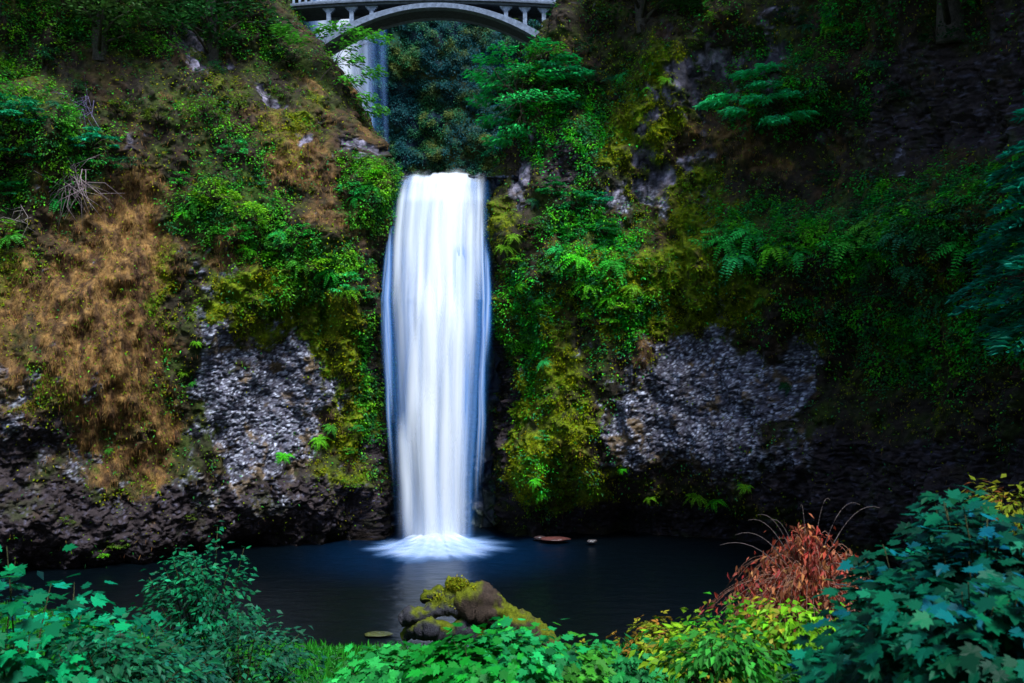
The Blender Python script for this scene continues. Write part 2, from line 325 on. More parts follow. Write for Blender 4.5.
Rc = cliff('cliff', {
 -2: [(3, 104), (1.2, 80), (-.6, 66), (-.8, 61), (-.3, 58), (1.2, 56.8), (5.5, 56.4), (12, 54.5), (18, 49.5), (22.5, 41), (28, 28), (36, 8)],
 12: [(3, 104), (1.2, 80), (-.6, 66), (-.8, 61), (-.4, 58), (1.1, 56.6), (5.5, 55.8), (12, 54), (18, 49), (22.5, 41), (28, 28), (36, 8)],
 21: [(3, 104), (1.2, 80), (-.8, 66), (-1.2, 61), (-.8, 58.2), (.7, 57.2), (5.5, 56.6), (12, 55), (18, 50), (23, 42), (28.5, 28), (36, 8)],
 27: [(4, 104), (2.2, 80), (1., 66), (.6, 61.6), (1.0, 59), (2.4, 57.8), (6, 57), (12, 55.4), (18, 50.4), (23, 42), (28.5, 28), (36, 8)],
 34: [(6, 104), (4.5, 80), (3.8, 66), (3.4, 62), (3.6, 60), (4.8, 58.4), (7.5, 57.2), (12.5, 55.4), (18, 50.4), (23, 42), (28.5, 28), (36, 8)],
 47: [(6, 104), (4.5, 80), (3.8, 66), (3.4, 62), (3.6, 60), (4.8, 58.4), (7.5, 57.2), (12.5, 55.4), (18, 50.4), (23, 42), (28.5, 28), (36, 8)]}, 720, 50, False)
ALL = {k: np.concatenate([Lc[k], Rc[k]]) for k in Lc}
PX = CX + F * ALL['P'][:, 0] / ALL['P'][:, 1]; PY = CY - F * (ALL['P'][:, 2] - H) / ALL['P'][:, 1]
print('cliff verts', len(PX), 'facing', (ALL['N'][:, 1] < 0).mean())
def at(px, py):
    """nearest cliff point seen in that direction"""
    d = np.hypot(PX - px, PY - py); k = np.where((d < 3) & (ALL['P'][:, 2] > -1))[0]
    if len(k) == 0: k = np.argsort(d)[:3]
    i = k[np.argmin(ALL['P'][k, 1])]; return ALL['P'][i].copy(), ALL['N'][i].copy()

# ---------------------------------------------------------------- back wall behind the fall, upper stream bed, far cliff
def sheet(name, xs, zs, fy, colf, mat, kind='structure', swap=False):
    X, Z = np.meshgrid(xs, zs); Y = fy(X, Z); P = np.stack([X, Y, Z], -1)
    C = colf(X, Y, Z); n = len(xs); i = np.arange(len(zs) - 1)[:, None] * n; j = np.arange(n - 1)[None]
    q = np.stack([i + j, i + j + 1, i + n + j + 1, i + n + j], -1).reshape(-1, 4)
    o = link(name, mesh_np(name, P.reshape(-1, 3), [q], C.reshape(-1, 3)), mat); tag(o, kind=kind); return o, P
def mixl(c, d, m): return np.asarray(c, float) * (1 - m[..., None]) + np.asarray(d, float) * m[..., None]
def backwall_y(X, Z):
    d1, e1, i1, _, _ = voro(X, Z * .6, 1.6, 3)
    return 60.5 - 2.4 * smooth(17, 21, Z) + fbm(X, Z, X * 0, .5, 4, 5) * .8 + i1 * .5 - .3 * smooth(.2, 0, e1)
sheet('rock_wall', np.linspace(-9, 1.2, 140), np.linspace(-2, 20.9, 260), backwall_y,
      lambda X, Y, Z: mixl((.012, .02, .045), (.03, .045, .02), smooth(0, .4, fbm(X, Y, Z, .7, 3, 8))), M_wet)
X, Y = np.meshgrid(np.linspace(-28, 8, 60), np.linspace(57.6, 108, 80))
def grid_faces(a, b):
    i = np.arange(a - 1)[:, None] * b; j = np.arange(b - 1)[None]
    return np.stack([i + j, i + j + 1, i + b + j + 1, i + b + j], -1).reshape(-1, 4)
Z = 20.7 + fbm(X, Y, X * 0, .3, 3, 4) * .3
tag(link('stream_bed', mesh_np('stream_bed', np.stack([X, Y, Z], -1).reshape(-1, 3), [grid_faces(80, 60)], np.ones((4800, 3)) * (.06, .06, .06)), M_wet), kind='structure')
def far_y(X, Z):
    return 104 + .25 * (Z - 30) * .3 + fbm(X, Z, X * 0, .06, 4, 15) * 5 + fbm(X, Z, X * 0, .5, 4, 16, .65) * 1.6 - 0.02 * (X + 8) ** 2
def far_c(X, Y, Z):
    c = mixl((.010, .022, .035), (.02, .06, .03), smooth(-.1, .35, fbm(X, Y, Z, .25, 5, 18, .65)))  # blue gorge haze tinted into the far rock colour
    return mixl(c, (.06, .07, .02), smooth(.1, .5, fbm(X, Y, Z, .2, 5, 25, .7) + .35 * np.exp(-((X + 5) / 5) ** 2 - ((Z - 38) / 7) ** 2)))
_, FP = sheet('far_cliff', np.linspace(-45, 32, 380), np.linspace(18, 75, 300), far_y, far_c, M_far)

def far_plants():
    P = FP.reshape(-1, 3); k = (P[:, 0] > -24) & (P[:, 0] < 12) & (P[:, 2] > 26) & (P[:, 2] < 50); P = P[k]
    cl = fbm(*P.T, .35, 4, 402, .6); cl2 = fbm(*P.T, 1.1, 3, 404, .6); w_ = smooth(-.35, .3, cl2) * smooth(-19, -13, P[:, 0] + cl * 3) + .03; i = rng.choice(len(P), 130000, p=w_ / w_.sum()); n = len(i)
    c = mixl(mixl((.006, .09, .10), (.02, .17, .05), smooth(-.2, .25, cl[i])), (.13, .17, .03), smooth(.0, .35, cl2[i]) * smooth(-.1, .3, cl[i] + .2 * np.exp(-((P[i, 0] + 3) / 6) ** 2)))  # blue mist haze painted into the leaf colours
    g = Geo(); leaves(g, P[i] + rv(n) * .25 + [0, -.3, 0], rv(n) * .7 + [0, -.6, .8], rv(n) * .7 + [0, -.4, -.6], rng.uniform(.12, .27, n), 'oval', jit(c, n, .12, .06))
    tag(link('ground_cover', g.mesh('ground_cover', False), M_leaf), 'far cliff plants with blue haze in their colour, seen under the bridge arch', 'ground cover', kind='stuff')
far_plants()

# ---------------------------------------------------------------- water
def pool_mat():
    m, nt, N, L = mat_new('pool water'); out = N.new('ShaderNodeOutputMaterial'); b = N.new('ShaderNodeBsdfPrincipled')
    b.inputs['Base Color'].default_value = (.0008, .0025, .006, 1); b.inputs['Roughness'].default_value = .28; b.inputs['IOR'].default_value = 1.33
    tc = N.new('ShaderNodeTexCoord'); mp = N.new('ShaderNodeMapping'); mp.inputs['Scale'].default_value = (1, 1.6, 1); L.new(tc.outputs['Object'], mp.inputs[0])
    n1 = N.new('ShaderNodeTexNoise'); n1.inputs['Scale'].default_value = .9; n1.inputs['Detail'].default_value = 6; L.new(mp.outputs[0], n1.inputs[0])
    bp = N.new('ShaderNodeBump'); bp.inputs['Strength'].default_value = .35; bp.inputs['Distance'].default_value = .25; L.new(n1.outputs[0], bp.inputs['Height']); L.new(bp.outputs[0], b.inputs['Normal'])
    # blue glow of the reflected fall, painted into the water colour round the plunge
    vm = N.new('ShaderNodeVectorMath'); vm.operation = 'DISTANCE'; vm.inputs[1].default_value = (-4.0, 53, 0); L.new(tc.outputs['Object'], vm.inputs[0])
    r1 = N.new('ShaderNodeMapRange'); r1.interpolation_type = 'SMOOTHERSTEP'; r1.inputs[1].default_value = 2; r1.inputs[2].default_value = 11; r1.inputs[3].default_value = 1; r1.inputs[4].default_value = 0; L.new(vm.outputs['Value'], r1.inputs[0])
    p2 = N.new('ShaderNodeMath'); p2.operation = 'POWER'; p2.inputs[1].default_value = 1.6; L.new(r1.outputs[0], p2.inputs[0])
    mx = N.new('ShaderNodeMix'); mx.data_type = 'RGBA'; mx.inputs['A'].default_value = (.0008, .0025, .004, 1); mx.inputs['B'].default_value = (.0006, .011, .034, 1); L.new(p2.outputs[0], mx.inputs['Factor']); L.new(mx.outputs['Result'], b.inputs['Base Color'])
    L.new(b.outputs[0], out.inputs[0]); return m
X, Y = np.meshgrid(np.linspace(-60, 60, 40), np.linspace(20, 75, 40))
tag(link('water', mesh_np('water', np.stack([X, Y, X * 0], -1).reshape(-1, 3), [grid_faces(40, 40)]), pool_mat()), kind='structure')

def fall_mat(name, thick, freq, edge, top=.0, bot=.0, blue=(.06, .32, .82), sharp=.5, spread=None, seed=0, en=1.0, wh=.35):
    """uv.x across 0..1, uv.y down 0..1: streaky water, thin veils are blue and see-through"""
    m, nt, N, L = mat_new(name); out = N.new('ShaderNodeOutputMaterial'); uv = N.new('ShaderNodeUVMap')
    sp = N.new('ShaderNodeSeparateXYZ'); L.new(uv.outputs[0], sp.inputs[0])
    def math_(op, a, b=None, clamp=False):
        n = N.new('ShaderNodeMath'); n.operation = op; n.use_clamp = clamp
        for i, v in enumerate((a, b)):
            if v is None: continue
            if hasattr(v, 'links'): L.new(v, n.inputs[i])
            else: n.inputs[i].default_value = v
        return n.outputs[0]
    def ns(fx, fy, det=4, r=.6):
        mp = N.new('ShaderNodeMapping'); mp.inputs['Scale'].default_value = (fx, fy, 1); mp.inputs['Location'].default_value = (seed * 3.7, seed * 1.3, 0); L.new(uv.outputs[0], mp.inputs[0])
        n = N.new('ShaderNodeTexNoise'); n.inputs['Scale'].default_value = 1; n.inputs['Detail'].default_value = det; n.inputs['Roughness'].default_value = r; L.new(mp.outputs[0], n.inputs[0]); return n.outputs[0]
    def rng_(v, a, b, c, d):
        n = N.new('ShaderNodeMapRange'); n.interpolation_type = 'SMOOTHSTEP'
        for i, t in enumerate((a, b, c, d)): n.inputs[i + 1].default_value = t
        L.new(v, n.inputs[0]); return n.outputs[0]
    broad = ns(freq, .5, 2); finen = ns(freq * 4, .9, 3, .5)
    eu = math_('MULTIPLY', math_('SUBTRACT', .5, math_('ABSOLUTE', math_('SUBTRACT', sp.outputs[0], .5))), 2.)   # 0 at the sides, 1 in the middle
    e = math_('ADD', eu, math_('MULTIPLY', math_('SUBTRACT', finen, .5), edge * 1.6 * en))
    em = rng_(e, 0.02, edge, 0, 1)
    st = math_('ADD', math_('MULTIPLY', broad, .6), math_('MULTIPLY', finen, .4))
    dens = math_('MULTIPLY', rng_(st, .5 - sharp * .35, .5 + sharp * .25, thick, 1.0), em)
    if top: dens = math_('MULTIPLY', dens, rng_(math_('ADD', sp.outputs[1], math_('MULTIPLY', math_('SUBTRACT', broad, .5), top * 1.6)), 0, top, 0, 1))
    if bot: dens = math_('MULTIPLY', dens, rng_(math_('ADD', sp.outputs[1], math_('MULTIPLY', math_('SUBTRACT', broad, .5), max(bot, .02) * 2.2)), 1 - bot, 1, 1, 0))
    mix = N.new('ShaderNodeMix'); mix.data_type = 'RGBA'; mix.inputs['A'].default_value = (*blue, 1); mix.inputs['B'].default_value = (.96, .97, .98, 1)
    L.new(rng_(math_('ADD', math_('MULTIPLY', rng_(math_('ADD', eu, math_('MULTIPLY', math_('SUBTRACT', broad, .5), .5)), -.05, spread or max(.28, edge * .8), 0, 1), .85), math_('MULTIPLY', rng_(st, .35, .6, 0, 1), wh)), .1, 1., 0, 1), mix.inputs['Factor'])
    df = N.new('ShaderNodeBsdfDiffuse'); tl = N.new('ShaderNodeBsdfTranslucent'); tp = N.new('ShaderNodeBsdfTransparent'); m1 = N.new('ShaderNodeMixShader'); m2 = N.new('ShaderNodeMixShader')
    m1.inputs[0].default_value = .15; L.new(mix.outputs['Result'], df.inputs[0]); L.new(mix.outputs['Result'], tl.inputs[0])
    L.new(df.outputs[0], m1.inputs[1]); L.new(tl.outputs[0], m1.inputs[2]); L.new(dens, m2.inputs[0]); L.new(tp.outputs[0], m2.inputs[1]); L.new(m1.outputs[0], m2.inputs[2]); L.new(m2.outputs[0], out.inputs[0])
    return m
# silhouette of the fall: photo row -> left and right edge columns
PR = np.array([(160, 390, 489), (172, 388, 489), (200, 384, 490), (240, 381, 490), (300, 379, 492), (330, 381, 491), (370, 384, 488), (420, 388, 485), (480, 394, 480), (560, 396, 479)], float)
def fall_sheet(name, r0, r1, yfun, mat, parent, wid=1.0, off=0., nu=90, nv=160, fold=.25, seed=0, pinch=None):
    rows = np.linspace(r0, r1, nv); L_ = np.interp(rows, PR[:, 0], PR[:, 1]); R_ = np.interp(rows, PR[:, 0], PR[:, 2])
    c = (L_ + R_) / 2; hw = (R_ - L_) / 2 * wid
    u = np.linspace(-1, 1, nu); z = H + (CY - rows) * 55.5 / F
    U, Zm = np.meshgrid(u, z); Zm = Zm + .35 * fbm(U * 3, U * 0, U * 0, 1, 3, 70) * smooth(19, 21.5, Zm); hwm = hw[:, None] * K * 1.01; X = (c[:, None] - CX) * K * 1.01 + U * hwm
    Yc = yfun(z)[:, None] + off
    Y = Yc + 1.0 * U ** 2 - fold * fbm(U * 3.2 + seed, Zm * .04, U * 0, 1, 4, 60 + seed, .6) - .06 * fbm(U * 8 + seed, Zm * .08, U * 0, 1, 2, 66 + seed)
    V = (rows - r0) / (r1 - r0); UV = np.stack([np.repeat((u[None] + 1) / 2, nv, 0), np.repeat(V[:, None], nu, 1)], -1)
    me = mesh_np(name, np.stack([X, Y, Zm], -1).reshape(-1, 3), [grid_faces(nv, nu)], None, UV.reshape(-1, 2))
    return link(name, me, mat, parent)
def yup(z): return 54.0 + 1.9 * (np.clip(z, 0, 20.6) / 20.6) ** 2.2 + np.interp(z, [19.2, 20.4, 21.0, 21.4], [0, .3, 1.1, 2.4]) - .15 * np.exp(-((z - 12.6) / 2.5) ** 2)
wf = tag(empty('waterfall', (-4, 55.5, 0)), 'tall silky white waterfall dropping from the notch into the dark pool', 'waterfall')
def keep(o, root):   # parts were built in world space
    o.parent = root; o.location = -root.location; return o
mc = fall_mat('core water', .55, 3, .75, top=.02, bot=.06, sharp=1.5, spread=.65, seed=1, en=.45)
mo = fall_mat('outer water', .0, 6, .8, top=.04, bot=.3, sharp=1.2, spread=1.8, seed=4, en=.3, wh=.1)
ml = fall_mat('lower core water', .65, 3, .9, top=.35, bot=.06, sharp=1.5, spread=.65, seed=2, en=.35)
keep(fall_sheet('water_curtain', 162, 548, yup, mc, wf, .97, .4, seed=1, fold=.45), wf)
keep(fall_sheet('water_veil', 164, 500, yup, mo, wf, 1.1, .7, seed=5), wf)
keep(fall_sheet('water_veil', 240, 545, yup, mo, wf, 1.12, .5, seed=7), wf)
keep(fall_sheet('water_curtain', 268, 552, yup, ml, wf, .9, -.1, seed=3), wf)
def strand(u0, u1, w0, w1, r0, r1, off, mat, curve=0.):
    """one rope of falling water: across position runs u0 -> u1 of the half width, own half width w0 -> w1 (m)"""
    nv, nu = 60, 11; t = np.linspace(0, 1, nv); rows = r0 + (r1 - r0) * t; L_ = np.interp(rows, PR[:, 0], PR[:, 1]); R_ = np.interp(rows, PR[:, 0], PR[:, 2])
    uu = u0 + (u1 - u0) * (1 - (1 - t) ** (2.2 if curve else 1)); xc = ((L_ + R_) / 2 - CX + uu * (R_ - L_) / 2) * K; ww = w0 + (w1 - w0) * t ** .7
    z = H + (CY - rows) * 55.5 / F; s_ = np.linspace(-1, 1, nu); X = xc[:, None] + ww[:, None] * s_ + .05 * fbm(z[:, None] * .4 + u0 * 9, s_[None] * .5, z[:, None] * 0, 1, 2, 5)
    Y = (yup(z) + off + 1.0 * uu ** 2)[:, None] + .22 * s_ ** 2 - curve * (np.exp(-((t - .12) / .12) ** 2))[:, None] * .25
    UV = np.stack([np.repeat((s_[None] + 1) / 2, nv, 0), np.repeat(t[:, None], nu, 1)], -1)
    me = mesh_np('water_strand', np.stack([X, Y, np.repeat(z[:, None], nu, 1)], -1).reshape(-1, 3), [grid_faces(nv, nu)], None, UV.reshape(-1, 2)); keep(link('water_strand', me, mat, wf), wf)
ms = [fall_mat('strand water', .0, 1.1, 1.0, top=.25, bot=.6, sharp=1.8, spread=.8, seed=10 + k, en=.1) for k in range(4)]
mw = [fall_mat('wisp water', .0, 1.6, 1.0, top=.2, bot=.5, sharp=1.6, spread=1.7, seed=20 + k, en=.15, wh=.1) for k in range(3)]
r_ = np.random.default_rng(5)
for k, (u, a, b) in enumerate(((-.72, .42, 330), (-.45, .75, 300), (-.05, .5, 360), (.25, .9, 320), (.62, .5, 420), (.8, .4, 300))): strand(u, u * .95, a, a * 1.25, 160, b, -.05 - .1 * r_.random(), ms[k % 4])
for k in range(13):      # lower down the water breaks over ledges and spreads in overlapping veils
    u = r_.uniform(-.7, .7); r0 = r_.uniform(255, 420); strand(u, np.clip(u * 1.05 + r_.normal(0, .06), -.85, .85), r_.uniform(.25, .5), r_.uniform(.6, 1.1), r0, min(552, r0 + r_.uniform(150, 260)), -.35 - .03 * k, ms[k % 4])
for k in range(12):
    sg = -1 if k % 2 else 1; r0 = r_.uniform(172, 330); strand(sg * r_.uniform(.80, .95), sg * r_.uniform(.84, 1.04), .12, r_.uniform(.22, .45), r0, r0 + r_.uniform(120, 220), .1 + r_.uniform(0, .3), mw[k % 3])
# foam where it lands
def foam_mat():
    m, nt, N, L = mat_new('foam'); out = N.new('ShaderNodeOutputMaterial'); uv = N.new('ShaderNodeUVMap')   # uv.x angle, uv.y radius 0..1
    mp = N.new('ShaderNodeMapping'); mp.inputs['Scale'].default_value = (22, 1.6, 1); L.new(uv.outputs[0], mp.inputs[0])
    n = N.new('ShaderNodeTexNoise'); n.inputs['Scale'].default_value = 1; n.inputs['Detail'].default_value = 5; L.new(mp.outputs[0], n.inputs[0])
    sp = N.new('ShaderNodeSeparateXYZ'); L.new(uv.outputs[0], sp.inputs[0])
    a = N.new('ShaderNodeMath'); a.operation = 'MULTIPLY_ADD'; a.inputs[1].default_value = .55; L.new(n.outputs[0], a.inputs[0]); L.new(sp.outputs[1], a.inputs[2])
    r = N.new('ShaderNodeMapRange'); r.interpolation_type = 'SMOOTHSTEP'; r.inputs[1].default_value = .45; r.inputs[2].default_value = 1.15; r.inputs[3].default_value = 1; r.inputs[4].default_value = 0; L.new(a.outputs[0], r.inputs[0])
    mix = N.new('ShaderNodeMix'); mix.data_type = 'RGBA'; mix.inputs['A'].default_value = (.12, .35, .8, 1); mix.inputs['B'].default_value = (.94, .95, .97, 1); L.new(r.outputs[0], mix.inputs['Factor'])
    df = N.new('ShaderNodeBsdfDiffuse'); tp = N.new('ShaderNodeBsdfTransparent'); mx = N.new('ShaderNodeMixShader'); L.new(mix.outputs['Result'], df.inputs[0])
    L.new(r.outputs[0], mx.inputs[0]); L.new(tp.outputs[0], mx.inputs[1]); L.new(df.outputs[0], mx.inputs[2]); L.new(mx.outputs[0], out.inputs[0]); return m
def foam(rx, ry, h, z0, seed, mat, nm):
    na, nr = 128, 30; a = np.linspace(0, 2 * np.pi, na); r = np.linspace(0, 1, nr); A, Rr = np.meshgrid(a, r)
    X = -4.15 + rx * Rr * np.cos(A); Y = 54.4 + ry * Rr * np.sin(A); b = fbm(np.cos(A) * 3, np.sin(A) * 3, Rr * 3, 1.2, 3, seed)
    Z = z0 + h * (1 - Rr ** 2.2) ** 1.5 * (1 + .2 * b)
    me = mesh_np('foam', np.stack([X, Y, Z], -1).reshape(-1, 3), [grid_faces(nr, na)], None, np.stack([A / (2 * np.pi), Rr], -1).reshape(-1, 2))
    return keep(link(nm, me, mat, wf), wf)
fm = foam_mat(); foam(4.9, 4.8, .06, .012, 3, fm, 'foam'); foam(3.9, 3.8, .25, .02, 4, fm, 'foam'); foam(3.4, 2.8, .5, .03, 5, fm, 'spray'); foam(2.9, 2.2, .8, .04, 8, fm, 'spray')

# upper fall, far behind the bridge
def upper_fall():
    nu, nv = 30, 80; z = np.linspace(58, 20, nv); u = np.linspace(-1, 1, nu); U, Z = np.meshgrid(u, z)
    X = -18.0 + U * 5.4 + 1.2 * (58 - Z) / 38; Y = 97.5 + .6 * U ** 2 + .3 * fbm(U * 4, Z * .05, U * 0, 1, 3, 9) + (Z - 20) * .02
    UV = np.stack([(U + 1) / 2, (58 - Z) / 38], -1)
    return mesh_np('upper_fall', np.stack([X, Y, Z], -1).reshape(-1, 3), [grid_faces(nv, nu)], None, UV.reshape(-1, 2))
tag(link('waterfall', upper_fall(), fall_mat('far water', .5, 2.2, 1.0, blue=(.08, .32, .88), sharp=1.2, spread=1.6, en=.8, wh=.35)), 'distant upper waterfall, a blue white streak behind the bridge arch', 'waterfall')

# ---------------------------------------------------------------- bridge
BY = 64.; kb = BY / F
def bx(px): return (px + 6 - CX) * kb
def bzz(py): return H + (CY - py + 3.4) * kb
br = tag(empty('bridge', (bx(427), BY, 26)), 'pale concrete arch footbridge with slim railing high above the waterfall', 'bridge')
conc = np.array((.15, .18, .24)); dk_shade = np.array((.10, .12, .14)); Wd = 2.6  # darker concrete tone paints the shade on deck and arch underside
def part(g, name, root, mat=M_conc, sm=False):
    return keep(link(name, g.mesh(name, sm), mat, root), root)
def arch_z(x): return bzz(6.4) - .0421 * (x - bx(430)) ** 2
for s_, y0 in ((0, BY), (1, BY + Wd - .6)):
    g = Geo(); xs = np.linspace(bx(430) - 9.6, bx(430) + 9.6, 60); zt = arch_z(xs); th = .30 + .005 * (xs - bx(430)) ** 2
    V = []; 
    for x, zt_, t_ in zip(xs, zt, th): V += [(x, y0 - .06, zt_), (x, y0 + .6, zt_), (x, y0 + .6, zt_ - t_), (x, y0 - .06, zt_ - t_)]
    q = [[4 * i + k, 4 * i + (k + 1) % 4, 4 * i + 4 + (k + 1) % 4, 4 * i + 4 + k] for i in range(59) for k in range(4)] + [[0, 3, 2, 1], [236, 237, 238, 239]]
    g.add(V, q, None, conc); part(g, 'arch_rib', br)
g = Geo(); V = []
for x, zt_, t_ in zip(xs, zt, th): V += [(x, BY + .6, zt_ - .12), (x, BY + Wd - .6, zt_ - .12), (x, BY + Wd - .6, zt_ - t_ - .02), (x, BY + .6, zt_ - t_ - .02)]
g.add(V, q, None, dk_shade * .5); part(g, 'arch_barrel', br)
def under(x): return bzz(6.8) - .0046 * (x - bx(430)) ** 2          # gently cambered deck
def sweep(y0, y1, z0, z1, c, name):
    g = Geo(); xs_ = np.linspace(bx(285), bx(590), 50); V = []
    for x in xs_: u = under(x); V += [(x, y0, u + z1), (x, y1, u + z1), (x, y1, u + z0), (x, y0, u + z0)]
    q = [[4 * i + k, 4 * i + (k + 1) % 4, 4 * i + 4 + (k + 1) % 4, 4 * i + 4 + k] for i in range(49) for k in range(4)] + [[0, 3, 2, 1], [196, 197, 198, 199]]
    g.add(V, q, None, c); part(g, name, br)
sweep(BY + .02, BY + Wd - .02, 0, .16, dk_shade * .5, 'deck'); sweep(BY - .12, BY + Wd + .12, .163, .26, conc * .6, 'deck_edge')  # deck and edge darkened: shadow put into the concrete colour
for px in (322, 345, 365, 500, 519, 538, 557):
    for y0 in (BY + .15, BY + Wd - .55):
        g = Geo(); x = bx(px); z0 = arch_z(x) - .1; zb = under(x) - .01; g.box((x, y0 + .2, (z0 + zb) / 2), (.26, .3, zb - z0), conc * 1.3)
        for s_ in (-1, 1):
            for k in range(3): g.box((x + s_ * (.17 + .09 * k), y0 + .2, zb - .04 - .05 * (2 - k)), (.1, .28, .1 + .1 * (2 - k)), conc * 1.3)
        part(g, 'spandrel_column', br)
for y0 in (BY - .05, BY + Wd + .05):
    sweep(y0 - .08, y0 + .08, 1.2, 1.34, conc * 1.4, 'rail'); sweep(y0 - .06, y0 + .06, .262, .34, conc, 'rail')
    for i in range(50):
        g = Geo(); x = bx(288) + i * .39; g.box((x, y0, under(x) + .77), (.14, .12, .86), conc * 1.7); part(g, 'baluster', br)

# ---------------------------------------------------------------- ground cover on the cliffs (uncountable)
vis = (PX > -70) & (PX < 1095) & (PY > -60) & (PY < 600) & (ALL['N'][:, 1] < .5) & (ALL['P'][:, 2] > .25)
def scatter(w, n):
    w = np.where(vis, np.clip(w, 0, None), 0); w = w / w.sum(); return rng.choice(len(w), n, p=w)
def side(i): return ALL['P'][i, 0] < -4.2
def fields(i):
    P = ALL['P'][i] + rng.normal(0, .05, (len(i), 3)); return P, ALL['N'][i]
R0, D0, B0, M0, G0 = (ALL[k] for k in 'RDBMG')
UP = np.array([0, 0, 1.])
clump = fbm(*ALL['P'].T, .9, 3, 300, .6); clump2 = fbm(*ALL['P'].T, 2.2, 2, 320, .6)
bare = (1 - .97 * R0) * (1 - .85 * D0)
def cover(name, w, n, tm, size, cols, mat, out, upw, dirf, lift=(0, .15), label=None):
    i = scatter(w, n); P, Nn = fields(i); P = P + Nn * rng.uniform(*lift, (n, 1))
    c = jit(cols(i), n, .24, .12); nn = Nn * out + UP * upw + rv(n) * .6; d = dirf(Nn, n)
    for sgn, nm in ((True, 'left'), (False, 'right')):
        k = side(i) == sgn; g = Geo(); leaves(g, P[k], nn[k], d[k], rng.uniform(*size, k.sum()), tm, c[k])
        tag(link(name, g.mesh(name, False), mat), label + (' on the left cliff' if sgn else ' on the right cliff'), name.replace('_', ' '), kind='stuff')
down = lambda N_, n: N_ * .5 - UP * .6 + rv(n) * .7
mosscol = lambda i: mixl(mixl((.17, .20, .003), (.08, .19, .005), smooth(-.2, .3, clump[i])), (.11, .06, .01), smooth(.1, .4, clump2[i]) * .5 * (ALL['P'][i, 0] < 0))
cover('moss', (smooth(.35, .9, M0) + .10) * (.25 + smooth(-.2, .2, clump2)) * bare, 120000, 'dia', (.07, .17), mosscol, M_moss, .8, .5, down, (0, .12), 'thick yellow green moss cushions')
streak = fbm(ALL['P'][:, 0] * 5.5, ALL['P'][:, 1] * 5.5, ALL['P'][:, 2] * .45, 1, 4, 790, .65)
drycol = lambda i: mixl(mixl((.18, .095, .025), (.31, .175, .05), smooth(-.1, .3, streak[i])), (.07, .035, .018), smooth(.0, .3, -streak[i]))
hang = lambda N_, n: N_ * .12 - UP * 1 + rv(n) * .13
cover('dry_grass', (smooth(.3, .85, B0) + .03) * bare * (1 - .6 * smooth(.5, .9, M0)), 52000, 'hair', (.12, .34), drycol, M_dry, 1., .1, hang, (.0, .05), 'hanging tan brown dry grass')
grcol = lambda i: mixl(mixl((.02, .34, .012), (.13, .44, .005), smooth(-.1, .35, clump[i])), (.008, .12, .035), smooth(-.05, .3, clump2[i]) * .9)
cover('ground_cover', (smooth(.3, .8, G0) * smooth(-.35, .15, clump) + .002 + .10 * smooth(.1, .35, clump2) * smooth(-.1, .2, clump) * (1 - smooth(.4, .8, B0))) * (1 - R0 * .995) * (1 - .9 * D0), 170000, 'oval', (.09, .22), grcol, M_leaf, .5, 1., down, (.05, .45), 'small leafy green plants')

# ---------------------------------------------------------------- plants as things
def frond(g, base, dirv, L_, droop, c, pin=.22, n=12):
    """one arching fern frond with pinnae"""
    t = np.linspace(0, 1, n + 2); h = np.array([dirv[0], dirv[1], 0]); up = dirv[2]
    P = base + np.outer(t * L_, h) + np.outer((up * t - droop * t ** 2) * L_, UP)
    T = norm(np.gradient(P, axis=0)); S = norm(np.cross(T, UP)); g.tube(P, np.linspace(.012, .004, len(P)) * L_, 3, np.array(c) * .7)
    k = np.arange(1, n + 2); ln = pin * L_ * np.sin(np.pi * (t[k] * .85 + .1)) ** .7
    for s_ in (-1, 1):
        leaves(g, P[k], norm(np.cross(S[k], T[k])) + rng.normal(0, .15, (len(k), 3)), S[k] * s_ + T[k] * .35, ln, 'thin2', jit(c, len(k), .15, .06))
TM['thin2'] = T_oval(.2)
def fern_mesh(c, nf=11, droop=1.1, seed=0):
    g = Geo()
    for a in np.linspace(0, 2 * np.pi, nf, endpoint=False):
        a += rng.uniform(-.25, .25); e = rng.uniform(.35, .95)
        frond(g, np.zeros(3), (math.cos(a), math.sin(a), e), rng.uniform(.75, 1.1), droop * rng.uniform(.8, 1.2), np.array(c) * rng.uniform(.75, 1.2))
    return g.mesh('fern', False)
FERN = {'green': [fern_mesh((.02, .36, .02)) for _ in range(3)], 'lime': [fern_mesh((.14, .48, .006)) for _ in range(3)], 'dark': [fern_mesh((.010, .12, .03)) for _ in range(2)]}
for v in FERN.values():
    for m in v: m.materials.append(M_leaf)
def bush_mesh(c, n_spray=14, n_leaf=34, tm='oval', size=.13, flat=.35, cv=.3):
    """unit radius bush: leafy sprays at the ends of twigs. returns (foliage, stems)"""
    g = Geo(); b = Geo()
    for k in range(n_spray):
        a = rng.uniform(0, 2 * np.pi); r = rng.uniform(.2, .85) ** .8; h = rng.uniform(.05, .9) * math.sqrt(max(.05, 1 - r * r))
        cpt = np.array([r * math.cos(a), r * math.sin(a), h])
        mid = cpt * .5 + (0, 0, .1) + rng.normal(0, .05, 3)
        b.tube([np.zeros(3), mid, cpt], [.03, .018, .008], 4, (.06, .045, .03))
        sr = rng.uniform(.2, .38); P = rv(n_leaf) * (rng.uniform(0, 1, (n_leaf, 1)) ** .45) * sr * np.array([1, 1, flat]) + cpt
        D_ = (P - cpt) * [1, 1, .3] + cpt * .4 + rv(n_leaf) * .15 - UP * .06
        leaves(g, P, UP * 1.2 + rv(n_leaf) * .55 + cpt * .3, D_, rng.uniform(.7, 1.25, n_leaf) * size, tm, jit(np.array(c) * rng.uniform(.7, 1.25), n_leaf, cv, .12))
    return g.mesh('foliage', False), b.mesh('stems')
